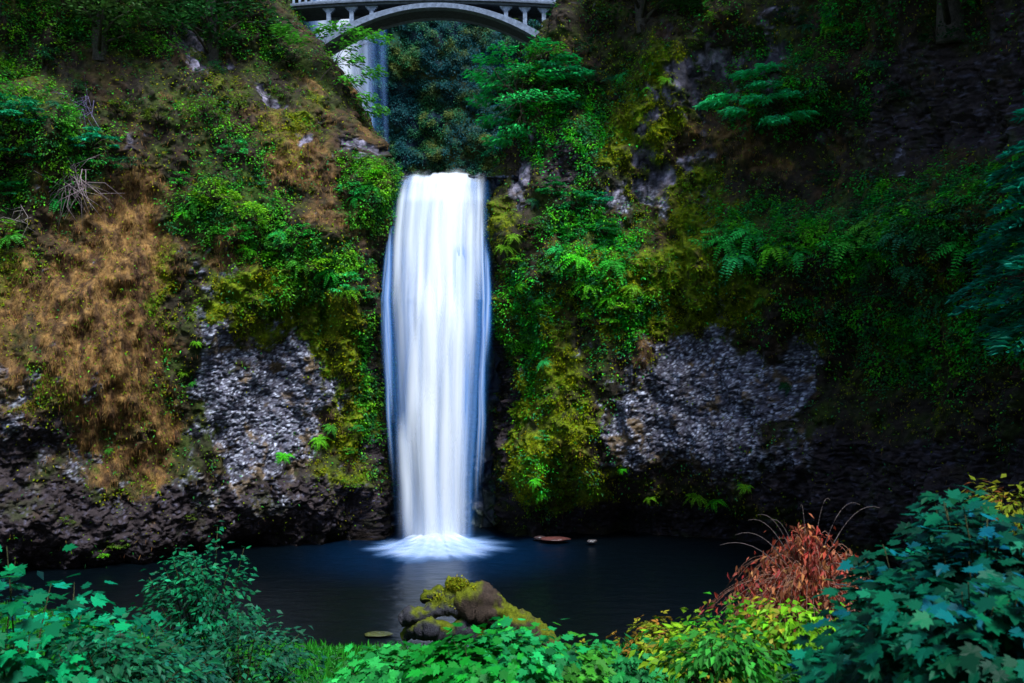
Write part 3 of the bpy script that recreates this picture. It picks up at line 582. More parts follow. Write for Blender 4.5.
BUSH = {'lime': [bush_mesh((.13, .42, .006)) for _ in range(3)], 'green': [bush_mesh((.02, .32, .02)) for _ in range(3)], 'teal': [bush_mesh((.006, .24, .07), 16, 30, 'tri', .17, .2) for _ in range(3)], 'dark': [bush_mesh((.008, .09, .03)) for _ in range(2)], 'olive': [bush_mesh((.09, .18, .008)) for _ in range(2)]}
for v in BUSH.values():
    for a, b in v: a.materials.append(M_leaf); b.materials.append(M_bark)
CNAME = {'lime': 'yellow green', 'green': 'fresh green', 'teal': 'blue green', 'dark': 'dark green', 'olive': 'olive green'}
REG = []      # things waiting for their own label: (object, kind word, colour word, size, px, py)
def fern(px, py, s, c='green', P=None, N_=None):
    if P is None: P, N_ = at(px, py)
    o = bpy.data.objects.new('fern', FERN[c][rng.integers(len(FERN[c]))]); col.objects.link(o)
    P = P + np.array([N_[0], N_[1], 0]) * .1
    o.location = P; o.scale = (s, s, s); q = Vector((N_[0] * .5, N_[1] * .5, .8)).to_track_quat('Z', 'Y'); o.rotation_mode = 'QUATERNION'
    o.rotation_quaternion = q @ Vector((0, 0, 1)).to_track_quat('Z', 'Y'); REG.append((o, 'fern', CNAME[c], s, px, py)); return o
def bush(px, py, s, c='green', flat=1.0):
    P, N_ = at(px, py); f, st = BUSH[c][rng.integers(len(BUSH[c]))]
    root = empty('shrub', P - np.array([0, 0, s * .2]) + np.array([N_[0], N_[1], 0]) * s * .15, rng.uniform(0, 6.28)); root.scale = (s, s, s * flat)
    a = bpy.data.objects.new('foliage', f); b = bpy.data.objects.new('stems', st)
    for x in (a, b): col.objects.link(x); x.parent = root
    REG.append((root, 'shrub', CNAME[c], s, px, py)); return root

for a in [(620, 75, .9, 'green'), (665, 78, .5, 'lime'), (645, 88, .45, 'lime'), (600, 245, 1.3, 'green'), (578, 262, 1.2, 'lime'), (615, 262, 1.3, 'green'), (560, 250, 1., 'green'), (590, 285, 1.1, 'lime'), (610, 300, .9, 'lime'), (630, 285, .8, 'lime'),
          (725, 240, 1.4, 'green'), (750, 232, 1.5, 'green'), (775, 245, 1.5, 'lime'), (735, 255, 1.2, 'green'), (800, 250, 1.3, 'green'), (845, 240, 1.3, 'green'), (870, 228, 1.4, 'green'), (900, 240, 1.4, 'dark'), (930, 235, 1.4, 'dark'), (960, 250, 1.5, 'green'), (870, 262, 1.2, 'dark'), (910, 270, 1.3, 'dark'),
          (695, 498, .9, 'lime'), (715, 503, .8, 'lime'), (785, 385, .8, 'dark'), (868, 330, .7, 'dark'), (320, 438, .75, 'lime'), (330, 430, .6, 'green'), (285, 458, .6, 'lime'), (365, 158, .8, 'lime'), (380, 170, .9, 'lime'), (372, 185, .8, 'green'), (355, 200, .8, 'green'), (385, 195, .6, 'lime'),
          (195, 205, .8, 'green'), (225, 190, .9, 'lime'), (255, 205, .9, 'lime'), (280, 235, .8, 'green'), (300, 262, .9, 'green'), (330, 270, .9, 'green'), (345, 290, .9, 'lime'), (250, 250, .8, 'lime'), (505, 250, .7, 'lime'), (520, 285, .7, 'lime'), (515, 235, .7, 'lime'), (540, 300, .7, 'green'), (535, 200, .6, 'dark'),
          (830, 30, .8, 'lime'), (805, 25, .7, 'dark'), (875, 65, .8, 'dark'), (825, 28, .6, 'green'), (60, 105, .8, 'dark'), (60, 200, .7, 'green'), (15, 235, .9, 'green'), (10, 110, 1.1, 'dark'), (545, 360, .6, 'green'), (530, 390, .5, 'green'), (650, 500, .5, 'lime'), (745, 485, .5, 'lime'), (535, 480, .5, 'lime'), (800, 300, .7, 'dark'), (905, 310, .7, 'dark'), (940, 300, .8, 'dark'), (760, 300, .6, 'green'), (185, 210, .7, 'lime'),
          (540, 495, .6, 'olive' if False else 'lime'), (620, 470, .4, 'lime'), (110, 450, .3, 'green'), (185, 375, .35, 'lime'), (193, 385, .3, 'green'), (195, 345, .4, 'lime')]:
    fern(*a)
for a in [(215, 195, 1.3, 'lime'), (245, 215, 1.5, 'lime'), (235, 240, 1.2, 'green'), (290, 250, 1.3, 'green'), (320, 265, 1.4, 'lime'), (345, 285, 1.2, 'green'), (270, 260, 1.1, 'lime'), (350, 195, 1.1, 'green'), (375, 175, 1.1, 'lime'), (360, 160, .9, 'olive'), (300, 235, 1., 'green'), (260, 180, 1., 'dark'),
          (20, 120, 1.6, 'teal'), (15, 160, 1.2, 'teal'), (90, 145, 1.4, 'teal'), (100, 165, 1.1, 'green'), (60, 120, 1.2, 'green'), (15, 195, .9, 'teal'), (5, 230, 1., 'lime'), (75, 90, .9, 'dark'), (130, 165, .9, 'dark'), (160, 120, 1., 'olive'), (205, 110, 1.1, 'olive'), (240, 105, 1.2, 'olive'), (210, 70, .9, 'dark'), (290, 60, 1.1, 'dark'), (120, 110, .9, 'olive'), (45, 60, 1.1, 'dark'), (280, 95, .9, 'olive'), (235, 150, .9, 'green'), (180, 180, .8, 'green'),
          (510, 60, 1.6, 'green'), (525, 85, 1.7, 'green'), (505, 95, 1.6, 'teal'), (560, 75, 1.7, 'teal'), (545, 55, 1.4, 'green'), (580, 95, 1.4, 'dark'), (510, 125, 1.5, 'teal'), (540, 115, 1.3, 'green'), (500, 150, 1.1, 'teal'), (565, 110, 1.3, 'dark'), (600, 80, 1.2, 'dark'), (590, 50, 1.2, 'dark'), (615, 100, .9, 'dark'),
          (555, 190, 1.1, 'teal'), (575, 205, 1.2, 'teal'), (595, 200, .9, 'teal'), (540, 225, .9, 'green'), (570, 235, 1., 'green'), (605, 230, 1., 'teal'), (600, 320, 1., 'lime'), (580, 300, 1.1, 'lime'), (620, 305, .9, 'lime'), (545, 270, .9, 'green'), (520, 260, .8, 'lime'), (530, 340, .8, 'green'), (560, 330, .8, 'olive'),
          (715, 240, 1.2, 'green'), (790, 235, 1.1, 'green'), (835, 250, 1.2, 'green'), (880, 245, 1.4, 'green'), (930, 215, 1.3, 'dark'), (970, 230, 1.3, 'dark'), (850, 215, 1.1, 'dark'), (900, 205, 1.2, 'dark'), (940, 270, 1.2, 'dark'), (870, 290, 1.1, 'dark'), (910, 310, 1., 'dark'), (815, 290, .9, 'dark'), (990, 270, 1.3, 'dark'), (830, 180, 1., 'dark'), (815, 325, .8, 'dark'), (850, 350, .8, 'dark'), (840, 110, 1.2, 'dark'), (880, 105, 1.4, 'dark'), (745, 40, 1., 'dark'), (790, 20, 1.1, 'dark'), (935, 40, 1.4, 'dark'), (720, 20, 1., 'olive'), (700, 45, .7, 'olive'), (760, 130, .9, 'dark'),
          (360, 430, .5, 'green'), (350, 455, .5, 'green'), (345, 400, .5, 'dark'), (365, 350, .6, 'green'), (370, 300, .6, 'green'), (120, 545, .5, 'olive'), (100, 555, .5, 'lime'), (190, 520, .4, 'olive'), (65, 520, .5, 'olive'), (350, 485, .6, 'olive'), (545, 440, .6, 'green'), (565, 480, .6, 'olive'), (530, 460, .5, 'green'), (660, 270, .8, 'olive'), (640, 240, .7, 'olive')]:
    bush(*a)

# landmark trees and saplings, each with its own crown
def tree(name, base, tips, tmpl, size, colr, nl, label, cat, rad=.12, spr=.9, flat=.25, mat=M_leaf, cv=.3, group=None, droop=0.):
    """trunk to the mean of the tips, a limb to every tip, a leafy spray round each tip"""
    base = np.array(base, float); tips = np.array(tips, float); g = Geo(); b = Geo()
    top = tips.mean(0) * .6 + base * .4
    b.tube([base - (0, 0, .4), base * .55 + top * .45 + rng.normal(0, .12, 3), top], [rad * 1.15, rad * .8, rad * .55], 8, (.09, .07, .05), .1)
    for tpt in tips:
        m = top * .45 + tpt * .55 + rng.normal(0, .15, 3) + (0, 0, .12)
        b.tube([top, m, tpt], [rad * .4, rad * .22, rad * .07], 5, (.09, .07, .05))
        for k in range(3):
            e = tpt + rng.normal(0, spr * .5, 3) * [1, 1, flat]; b.tube([m, (m + e) / 2 + (0, 0, .08), e], [rad * .15, rad * .1, .008], 4, (.08, .06, .04))
        P = rv(nl) * (rng.uniform(0, 1, (nl, 1)) ** .42) * spr * np.array([1, 1, flat]) + tpt; P[:, 2] -= droop * ((P[:, :2] - tpt[:2]) ** 2).sum(1)
        out = P - top; D_ = norm(out) + rv(nl) * .35 - UP * .25
        leaves(g, P, UP * 1.1 + rv(nl) * .5 + norm(out) * .3, D_, rng.uniform(.7, 1.25, nl) * size, tmpl, jit(np.array(colr) * rng.uniform(.75, 1.2), nl, cv, .1))
    root = empty(name, base); f = g.mesh('crown', False); t = b.mesh('trunk')
    keep(link('crown', f, mat, root), root); keep(link('trunk', t, M_bark, root), root)
    tag(root, label, cat, group); return root
def pt(px, py, Y): return np.array([(px - CX) * Y / F, Y, H + (CY - py) * Y / F])
P, _ = at(790, 130)
tree('maple_sapling', P, [pt(x, y, P[1] - d) for x, y, d in [(725, 98, 1.6), (745, 75, 1.2), (770, 68, 1.6), (800, 70, 1.2), (815, 92, 1.8), (785, 95, 2.3), (755, 100, 2.6), (735, 112, 2.2), (775, 120, 2.6), (800, 115, 1.6), (820, 108, 1.), (765, 85, 2.2), (712, 104, 1.4)]], 'tri', .34, (.02, .46, .10), 90, 'bright blue green sapling spreading in layers from the dark upper right cliff', 'sapling', .07, .8, .22)
P, _ = at(318, 75)
tree('maple_sapling', P, [pt(x, y, P[1] - d) for x, y, d in [(322, 32, .5), (340, 28, .8), (360, 34, .5), (378, 38, .5), (300, 40, .8), (352, 60, .4), (372, 72, .3), (350, 80, .4), (365, 98, .3), (375, 110, .2), (345, 45, .6), (285, 30, .6)]], 'oval', .30, (.03, .42, .03), 120, 'slender green sapling leaning over the gorge below the left end of the bridge', 'sapling', .06, .85, .42)
P, _ = at(525, 120)
tree('leafy_tree', P, [pt(x, y, P[1] - d) for x, y, d in [(490, 60, .2), (505, 50, .5), (520, 70, .9), (540, 45, .5), (495, 85, .2), (482, 100, -1.), (510, 100, 1.2), (530, 95, 1.4), (550, 75, 1), (490, 120, -.5), (515, 130, 1), (565, 60, .5), (560, 95, 1.2), (500, 140, .2), (480, 75, -1.)]], 'oval', .30, (.012, .36, .07), 120, 'feathery blue green tree at the right end of the bridge beside the gorge', 'tree', .12, .95, .35)
# conifer on the right edge
def conifer(base, hgt, rad, label, colr=(.004, .26, .17), n=20, name='conifer', sc=1.):
    g = Geo(); b = Geo(); base = np.array(base, float); b.tube([base, base + (0, 0, hgt)], [.32, .05], 8, (.08, .06, .05), .1)
    for k in range(n):
        t = (k + .5) / n; z = hgt * (.08 + .9 * t); r = rad * (1 - t) ** .8 + .3
        for j in range(7):
            a = rng.uniform(0, 6.28); L_ = r * rng.uniform(.75, 1.1); m = int(60 * L_)
            s_ = np.linspace(.08, 1, m); ctr = base + np.stack([np.cos(a) * L_ * s_, np.sin(a) * L_ * s_, z + .25 * L_ * s_ - .55 * L_ * s_ ** 2], -1)
            b.tube(ctr[::max(1, m // 5)], np.linspace(.05, .012, len(ctr[::max(1, m // 5)])), 4, (.07, .05, .04))
            wd = .42 * L_ * np.sin(np.pi * np.clip(s_ * .8 + .15, 0, 1)); off = rng.uniform(-1, 1, m)
            S = np.array([-math.sin(a), math.cos(a), 0]); P = ctr + np.outer(off * wd, S) - np.outer(np.abs(off) * wd * .35, UP)
            D_ = np.outer(np.sign(off), S) * .9 + np.array([math.cos(a), math.sin(a), -.35]) + rv(m) * .25
            leaves(g, P, UP + rv(m) * .35, D_, rng.uniform(.28, .5, m) * sc, 'thin2', jit(colr, m, .25, .1))
    root = empty(name, base); keep(link('crown', g.mesh('crown', False), M_leaf, root), root); keep(link('trunk', b.mesh('trunk'), M_bark, root), root)
    tag(root, label, 'conifer'); return root
conifer((19.1, 33, 10.8), 13.5, 4.0, 'drooping blue green conifer leaning in at the right edge beside the cliff')

# rim trees (lower branches in view; far right ones added for shade)
def rim_tree_mesh():
    g = Geo(); b = Geo(); b.tube([(0, 0, -.5), (.2, .1, 5), (0, 0, 11)], [.45, .33, .1], 9, (.10, .085, .075), .1)
    for k in range(46):
        a = rng.uniform(0, 6.28); z = rng.uniform(.8, 11.5); r = rng.uniform(1.5, 4.4) * (1 - .5 * (z - 1) / 11); e = np.array([math.cos(a) * r, math.sin(a) * r, z + rng.uniform(-.8, .8)])
        b.tube([(0, 0, z - 1.2), e * [.5, .5, 1] + (0, 0, -.2), e], [.12, .07, .02], 5, (.08, .065, .05))
        nl = 110; P = rv(nl) * (rng.uniform(0, 1, (nl, 1)) ** .45) * 1.5 * np.array([1, 1, .4]) + e
        leaves(g, P, UP + rv(nl) * .5, (P - e) + e * [.1, .1, 0] - UP * .2, rng.uniform(.28, .5, nl), 'oval', jit((.025, .085, .015), nl, .3, .12))
    return g.mesh('crown', False), b.mesh('trunk')
RT = rim_tree_mesh(); RT[0].materials.append(M_leaf); RT[1].materials.append(M_bark)
rim = [(-27, 47, 30, 1.1, 'broad dark tree on the rim above the left cliff, outermost of the row'), (-22.5, 51, 28.5, 1., 'dark tree rooted on the rim above the brown dry grass slope'), (-17.5, 54.5, 29.5, .9, 'dark tree rooted beside the left end of the footbridge'), (-12, 50, 0, 0, ''), (7.5, 56.5, 31, .9, 'dark tree on the rim just right of the footbridge'), (11, 57.5, 32, 1., 'dark tree on the rim above the layered sapling'),
       (17, 52, 31.5, 1., 'dark tree added for shade on the rim between the sapling and the dark cliff'), (18.5, 49, 29.5, 1.2, 'dark tree added on the rim to shade the darkest part of the right cliff'), (20.5, 43, 27.5, 1.5, 'tall dark tree added for shade on the rim above the right hand ferns'), (26.5, 38, 28, 1.6, 'unseen tall tree added for shade on the rim nearest the right edge conifer'), (33, 26, 26, 1.7, 'unseen tall tree added for shade beyond the right edge conifer')]  # this row of trees is added to cast shade on the right cliff
for x, y, z, s_, lab in rim:
    if not s_: continue
    kk = np.argsort((ALL['P'][:, 0] - x) ** 2 + (ALL['P'][:, 2] - (z - 1.0)) ** 2 + .02 * ALL['P'][:, 1])[:6]; y = ALL['P'][kk, 1].min()
    root = empty('broadleaf_tree', (x, y + .15, z - 1.5), rng.uniform(0, 6.28)); root.scale = (s_,) * 3
    a = link('crown', RT[0], None, root); b = link('trunk', RT[1], None, root); tag(root, lab, 'tree', 'trees along the cliff rims')
# unseen trees added round the viewpoint to block the low sky light
def added_woods():
    V0 = np.empty(len(RT[0].vertices) * 3); RT[0].vertices.foreach_get('co', V0); V0 = V0.reshape(-1, 3); V1 = np.empty(len(RT[1].vertices) * 3); RT[1].vertices.foreach_get('co', V1); V1 = V1.reshape(-1, 3)
    f0 = np.array([p.vertices[:] for p in RT[0].polygons])
    g = Geo()
    for x, y, s_ in [(-22, 16, 1.7), (-30, 28, 1.8), (-18, 2, 1.9), (-13, -10, 2.), (-4, -16, 2.1), (6, -17, 2.), (15, -12, 2.1), (20, -2, 2.2), (23, 10, 2.2), (27, 20, 2.2), (-30, 4, 2.3), (-24, -16, 2.4), (28, -16, 2.4), (34, 2, 2.4), (0, -30, 2.5), (-12, -30, 2.5), (14, -32, 2.5)]:
        a = rng.uniform(0, 6.28); M_ = np.array([[math.cos(a), -math.sin(a), 0], [math.sin(a), math.cos(a), 0], [0, 0, 1]])
        g.add(V0 @ M_.T * s_ + [x, y, 8], None, f0, (.025, .07, .015))
        P = np.array([(x, y, 2), (x, y, 12), (x, y, 8 + 10 * s_)]); g.tube(P, [.7, .5, .2], 9, (.08, .065, .05))
    tag(link('sky_block_trees', g.mesh('sky_block_trees', False), M_leaf), 'added unseen trees round the viewpoint, blocking the low sky light', 'sky_block_trees', kind='stuff')
added_woods()

# ---------------------------------------------------------------- near bank
def bank_z(X, Y):
    base = 9.4 - .262 * Y
    base = base + 2.2 * smooth(-2, -14, X + 0 * Y) * smooth(34, 14, Y) * .5 + 3.2 * smooth(6, 14, X) * smooth(36, 12, Y)
    left = 1.0 * smooth(-6, -14, X) * smooth(40, 25, Y)
    return base + left + .25 * fbm(X, Y, X * 0, .5, 4, 33)
X, Y = np.meshgrid(np.linspace(-60, 60, 260), np.linspace(-25, 42, 200)); Z = bank_z(X, Y)
C = mixl((.03, .035, .015), (.02, .06, .015), smooth(-.2, .3, fbm(X, Y, Z, .6, 4, 44)))
tag(link('ground', mesh_np('ground', np.stack([X, Y, Z], -1).reshape(-1, 3), [grid_faces(200, 260)], C.reshape(-1, 3)), M_soil), kind='structure')
def gz(x, y): return float(bank_z(np.array([x * 1.]), np.array([y * 1.]))[0])
# grass
def bank_cover(name, n, x0, x1, y0, y1, tm, size, c, up, label, mat=M_leaf, hgt=.3, cat=None, mask=None):
    # points chosen inside the view wedge
    Y_ = rng.uniform(y0, y1, n); px = rng.uniform(x0, x1, n); X_ = (px - CX) * Y_ / F; Z_ = bank_z(X_, Y_)
    k = np.ones(n, bool) if mask is None else mask(X_, Y_); X_, Y_, Z_ = X_[k], Y_[k], Z_[k]; n = k.sum()
    P = np.stack([X_, Y_, Z_ + rng.uniform(0, hgt, n)], -1); g = Geo()
    if up: leaves(g, P, rv(n) * [1, 1, .2] + [0, -.5, 0], UP * 1 + rv(n) * .4, rng.uniform(*size, n), tm, jit(c, n, .25, .1))
    else: leaves(g, P, UP + rv(n) * .5, rv(n) * [1, 1, .3] + [0, -.4, 0], rng.uniform(*size, n), tm, jit(c, n, .35, .15))
    return tag(link(name, g.mesh(name, False), mat), label, cat or name.replace('_', ' '), kind='stuff')
bank_cover('grass', 26000, -60, 720, 14, 35.5, 'thin', (.2, .45), (.03, .22, .012), True, 'short bright green grass along the near shore of the pool', hgt=.05)
bank_cover('ground_cover', 16000, -60, 1100, 7, 34, 'tri', (.14, .3), (.02, .14, .04), False, 'low leafy ground cover over the near bank', hgt=.35)

def leafy(name, x, y, rx, ry, h, n_st, n_l, tm, size, c, label, cat, mat=M_gloss, cv=.28, c2=None, zb=None, arch=.3, group=None, low=.15):
    """a many stemmed plant: stems fan from its base, leaves along their upper half, denser at the outside"""
    g = Geo(); b = Geo(); z0 = gz(x, y) if zb is None else zb; base = np.array([x, y, z0])
    for k in range(n_st):
        a = rng.uniform(0, 6.28); r = math.sqrt(rng.uniform(0, 1)); e = base + [r * rx * math.cos(a), r * ry * math.sin(a), h * (1 - .45 * r * r) * rng.uniform(.75, 1.08)]
        s0 = base + [rng.normal(0, rx * .12), rng.normal(0, ry * .12), -.05]; m = s0 * .45 + e * .55 + [0, 0, h * arch * .4]
        t = np.linspace(0, 1, 7)[:, None]; Cv = (1 - t) ** 2 * s0 + 2 * t * (1 - t) * m + t * t * e
        b.tube(Cv, np.linspace(.012, .003, 7) * (1 + h * .25), 4, (.045, .05, .02))
        tt = rng.uniform(low, 1, (n_l, 1)) ** .7; P = (1 - tt) ** 2 * s0 + 2 * tt * (1 - tt) * m + tt * tt * e + rng.normal(0, size * .9, (n_l, 3)) * [1, 1, .6]
        out = norm(P - base - [0, 0, h * .3]); cc = np.array(c) * rng.uniform(.55, 1.35)
        if c2 is not None and rng.uniform() < c2[0]: cc = np.array(c2[1])
        leaves(g, P, UP * .9 + out * .6 + [0, -.25, 0] + rv(n_l) * .65, out * [1, 1, .3] + rv(n_l) * .45 - UP * .25, rng.uniform(.65, 1.2, n_l) * size, tm, jit(cc, n_l, cv, .1))
    root = empty(name, base); keep(link('foliage', g.mesh('foliage', False), mat, root), root); keep(link('stems', b.mesh('stems'), M_bark, root), root)
    tag(root, label, cat, group); return root
def ax(px, Y): return (px - CX) * Y / F
# left corner
leafy('maple_shrub', ax(25, 11), 11, 1.0, 1.0, 2.9, 20, 34, 'maple', .2, (.002, .20, .08), 'broad leaved teal shrub in the bottom left corner of the bank', 'shrub', zb=6.15)
leafy('maple_shrub', ax(75, 12.5), 12.5, .75, .8, 2.0, 12, 24, 'maple', .19, (.002, .22, .07), 'lower broad leaved teal shrub just right of the bottom left corner', 'shrub', zb=6.4)
leafy('maple_shrub', ax(5, 16), 16, .8, .8, 4.0, 10, 26, 'oval', .2, (.004, .05, .05), 'tall thin dark blue green shrub against the left cliff foot', 'shrub', zb=4.6)
leafy('shrub', ax(205, 19), 19, 1.35, 1., 3.0, 30, 60, 'oval', .15, (.006, .14, .05), 'fine leaved upright shrub standing before the dark pool on the left', 'shrub', zb=4.6, cv=.3)
leafy('shrub', ax(245, 17), 17, 1.4, 1., 1.75, 28, 55, 'oval', .14, (.012, .11, .05), 'low fine leaved shrub at the foot of the upright one', 'shrub', zb=4.9)
leafy('shrub', ax(140, 15.5), 15.5, 1.3, 1., 1.5, 30, 55, 'oval', .13, (.006, .13, .08), 'grey blue low shrub between the two left hand bushes', 'shrub', zb=5.3)
leafy('shrub', ax(285, 15), 15, .8, .8, .7, 14, 40, 'oval', .12, (.012, .13, .03), 'small low shrub at the edge of the bright grass', 'shrub', zb=5.5)
leafy('shrub', ax(100, 11), 11, 1.3, .7, 1.1, 26, 45, 'oval', .13, (.01, .12, .04), 'low green shrub under the teal leaves at the bottom left', 'shrub', zb=7.0)
# centre
for px, Y, rx, h, zb_, c, lab in [(430, 13, .8, .8, 6.05, (.012, .26, .02), 'bright green leafy plant at the bottom edge left of the driftwood stump'), (505, 16, .5, 1.4, 5.25, (.025, .28, .015), 'tallest bright green leafy plant, directly in front of the driftwood stump'), (470, 11.5, .7, .7, 6.9, (.008, .25, .035), 'blurred emerald plant lowest in the middle of the bottom edge'), (385, 12, .5, .55, 6.7, (.02, .27, .02), 'small emerald plant beside the bright grass at the bottom edge'),
                                 (560, 14, .8, .7, 6.1, (.02, .25, .02), 'bright green plant below the lower end of the driftwood log'), (520, 12, .6, .6, 6.9, (.01, .24, .03), 'emerald plant right of the middle on the bottom edge'), (620, 15, .8, .9, 5.7, (.015, .2, .03), 'dark green leafy plant right of the driftwood log')]:
    leafy('leafy_plant', ax(px, Y), Y, rx, .8, h, 20, 32, 'maple', .155, c, lab, 'plant', zb=zb_ + .2, group='leafy plants along the bottom edge')
leafy('leafy_plant', ax(590, 15.5), 15.5, .35, .3, .7, 8, 14, 'tri', .16, (.35, .20, .02), 'small yellow orange leaved plant right of the driftwood log end', 'plant', zb=5.7, mat=M_dry)
leafy('leafy_plant', ax(655, 15), 15, .7, .6, .75, 14, 30, 'tri', .15, (.22, .24, .012), 'yellow leaved plant turning orange among green ones', 'plant', zb=6.25, mat=M_dry, c2=(.2, (.28, .13, .02)))
leafy('leafy_plant', ax(735, 14.5), 14.5, .95, .8, 1.35, 22, 34, 'oval', .15, (.05, .28, .012), 'bright green bushy plant left of the rust red dead fern', 'plant', zb=6.1, c2=(.25, (.16, .26, .01)))
leafy('leafy_plant', ax(700, 13), 13, .7, .7, .9, 16, 34, 'oval', .14, (.2, .34, .01), 'yellow green plant below the bushy bright one', 'plant', zb=6.75, c2=(.2, (.3, .2, .02)))
leafy('leafy_plant', ax(790, 13), 13, .9, .8, .9, 20, 34, 'oval', .15, (.14, .34, .008), 'lime green plant directly below the rust red dead fern', 'plant', zb=7.05, c2=(.15, (.3, .28, .02)))
leafy('leafy_plant', ax(725, 11), 11, .8, .6, .45, 16, 34, 'oval', .13, (.03, .26, .03), 'low green plant on the bottom edge below the yellow green ones', 'plant', zb=7.6)
# right: big blue green leaves
for px, Y, rx, h, zb_, lab in [(905, 9.6, .75, 1.9, 7.3, 'teal shrub between the dead fern and the tall big leaved shrub'), (960, 9, .9, 2.3, 7.35, 'tall big leaved blue green shrub rising on the right of the bank'), (990, 8, .8, 1.9, 7.9, 'big leaved blue green shrub against the right edge'), (905, 7.5, .6, 1.0, 8.0, 'big leaved dark teal shrub low on the right, left of the tall one'), (975, 6.5, .7, 1.1, 8.4, 'nearest big leaved dark teal shrub in the bottom right corner'), (862, 8, .35, .6, 7.9, 'small dark teal shrub below the lime green plant on the right')]:
    leafy('maple_shrub', ax(px, Y), Y, rx, .7, h, 40, 36, 'maple', .15, (.001, .095, .048), lab, 'shrub', zb=zb_ + .2, low=.1, c2=(.14, (.002, .12, .14)))  # second colour paints blue highlights onto the leaves of some stems
leafy('leafy_plant', ax(1015, 11), 11, .5, .5, .75, 14, 40, 'thin2', .12, (.20, .24, .01), 'yellow fern like plant at the right edge above the big blue leaves', 'plant', zb=9.0, mat=M_dry, c2=(.12, (.25, .10, .02)))

# rust red dead fern clump with arching stems
def dead_clump():
    x, y = ax(808, 17), 17.; base = np.array([x, y, 6.7]); g = Geo(); b = Geo()
    for k in range(300):
        a = rng.uniform(0, 6.28); r = rng.uniform(.05, 1.15); L_ = r * 1.8; hh = rng.uniform(.3, 1.15) * (1.1 - .4 * r)
        t = np.linspace(0, 1, 10)[:, None]; e = base + [L_ * math.cos(a), L_ * .8 * math.sin(a), hh - .45 * L_]; m = base + [L_ * .5 * math.cos(a), L_ * .4 * math.sin(a), hh * 1.75]
        Cv = (1 - t) ** 2 * base + 2 * t * (1 - t) * m + t * t * e; b.tube(Cv, np.linspace(.007, .003, 10), 3, (.34, .17, .12))
        n = int(rng.integers(4, 18)); tt = rng.uniform(.35, 1, (n, 1)); P = (1 - tt) ** 2 * base + 2 * tt * (1 - tt) * m + tt * tt * e + rng.normal(0, .07, (n, 3))
        leaves(g, P, rv(n) * [1, 1, .7] + [0, -.5, .2], -UP + rv(n) * .6, rng.uniform(.07, .19, n), 'thin2', jit((.32, .075, .035) if rng.uniform() < .6 else (.42, .17, .06), n, .4, .12))
    for px, py, l in ((720, 545, .1), (735, 535, .2), (748, 520, .2), (757, 515, .25), (770, 520, .2), (800, 507, .5), (830, 500, .5), (860, 505, .5), (880, 508, .4)):
        e = pt(px, py, 17); m = (base + e) / 2 + (0, 0, .7 + l); t = np.linspace(0, 1, 12)[:, None]; b.tube((1 - t) ** 2 * base + 2 * t * (1 - t) * m + t * t * e, np.linspace(.009, .004, 12), 4, (.11, .085, .08))
    root = empty('dead_fern', base); keep(link('leaves', g.mesh('leaves', False), M_dry, root), root); keep(link('stems', b.mesh('stems'), M_bark, root), root)
    tag(root, 'rust red clump of dead drooping fern leaves with arching bare stems', 'dead plant')
dead_clump()

# bare twig heap on the left cliff
def twigs(px, py, s_, c, label, n=48):
    P, N_ = at(px, py); b = Geo()
    for k in range(n):
        d = norm(np.array([rng.normal(0, .6), N_[1] * .7, rng.normal(-.5, .6)])); L_ = rng.uniform(.5, 1.4) * s_; m = P + d * L_ * .5 + rng.normal(0, .22, 3)
        b.tube([P + rng.normal(0, .35, 3) * [1, .4, 1] + N_ * .15, m, P + d * L_ + rng.normal(0, .15, 3)], [.02, .014, .005], 4, np.array(c) * rng.uniform(.6, 1.3))
    o = link('twigs', b.mesh('twigs'), M_bark); tag(o, label, 'twigs')
twigs(72, 178, 2., (.3, .22, .22), 'heap of pale bare twigs hanging over the brown grass at upper left')
twigs(88, 105, 1.6, (.16, .13, .22), 'greyish violet bare brushwood among shrubs at upper left', 20)
twigs(25, 210, 1.5, (.22, .18, .16), 'few pale bare twigs near the left edge of the cliff', 10)

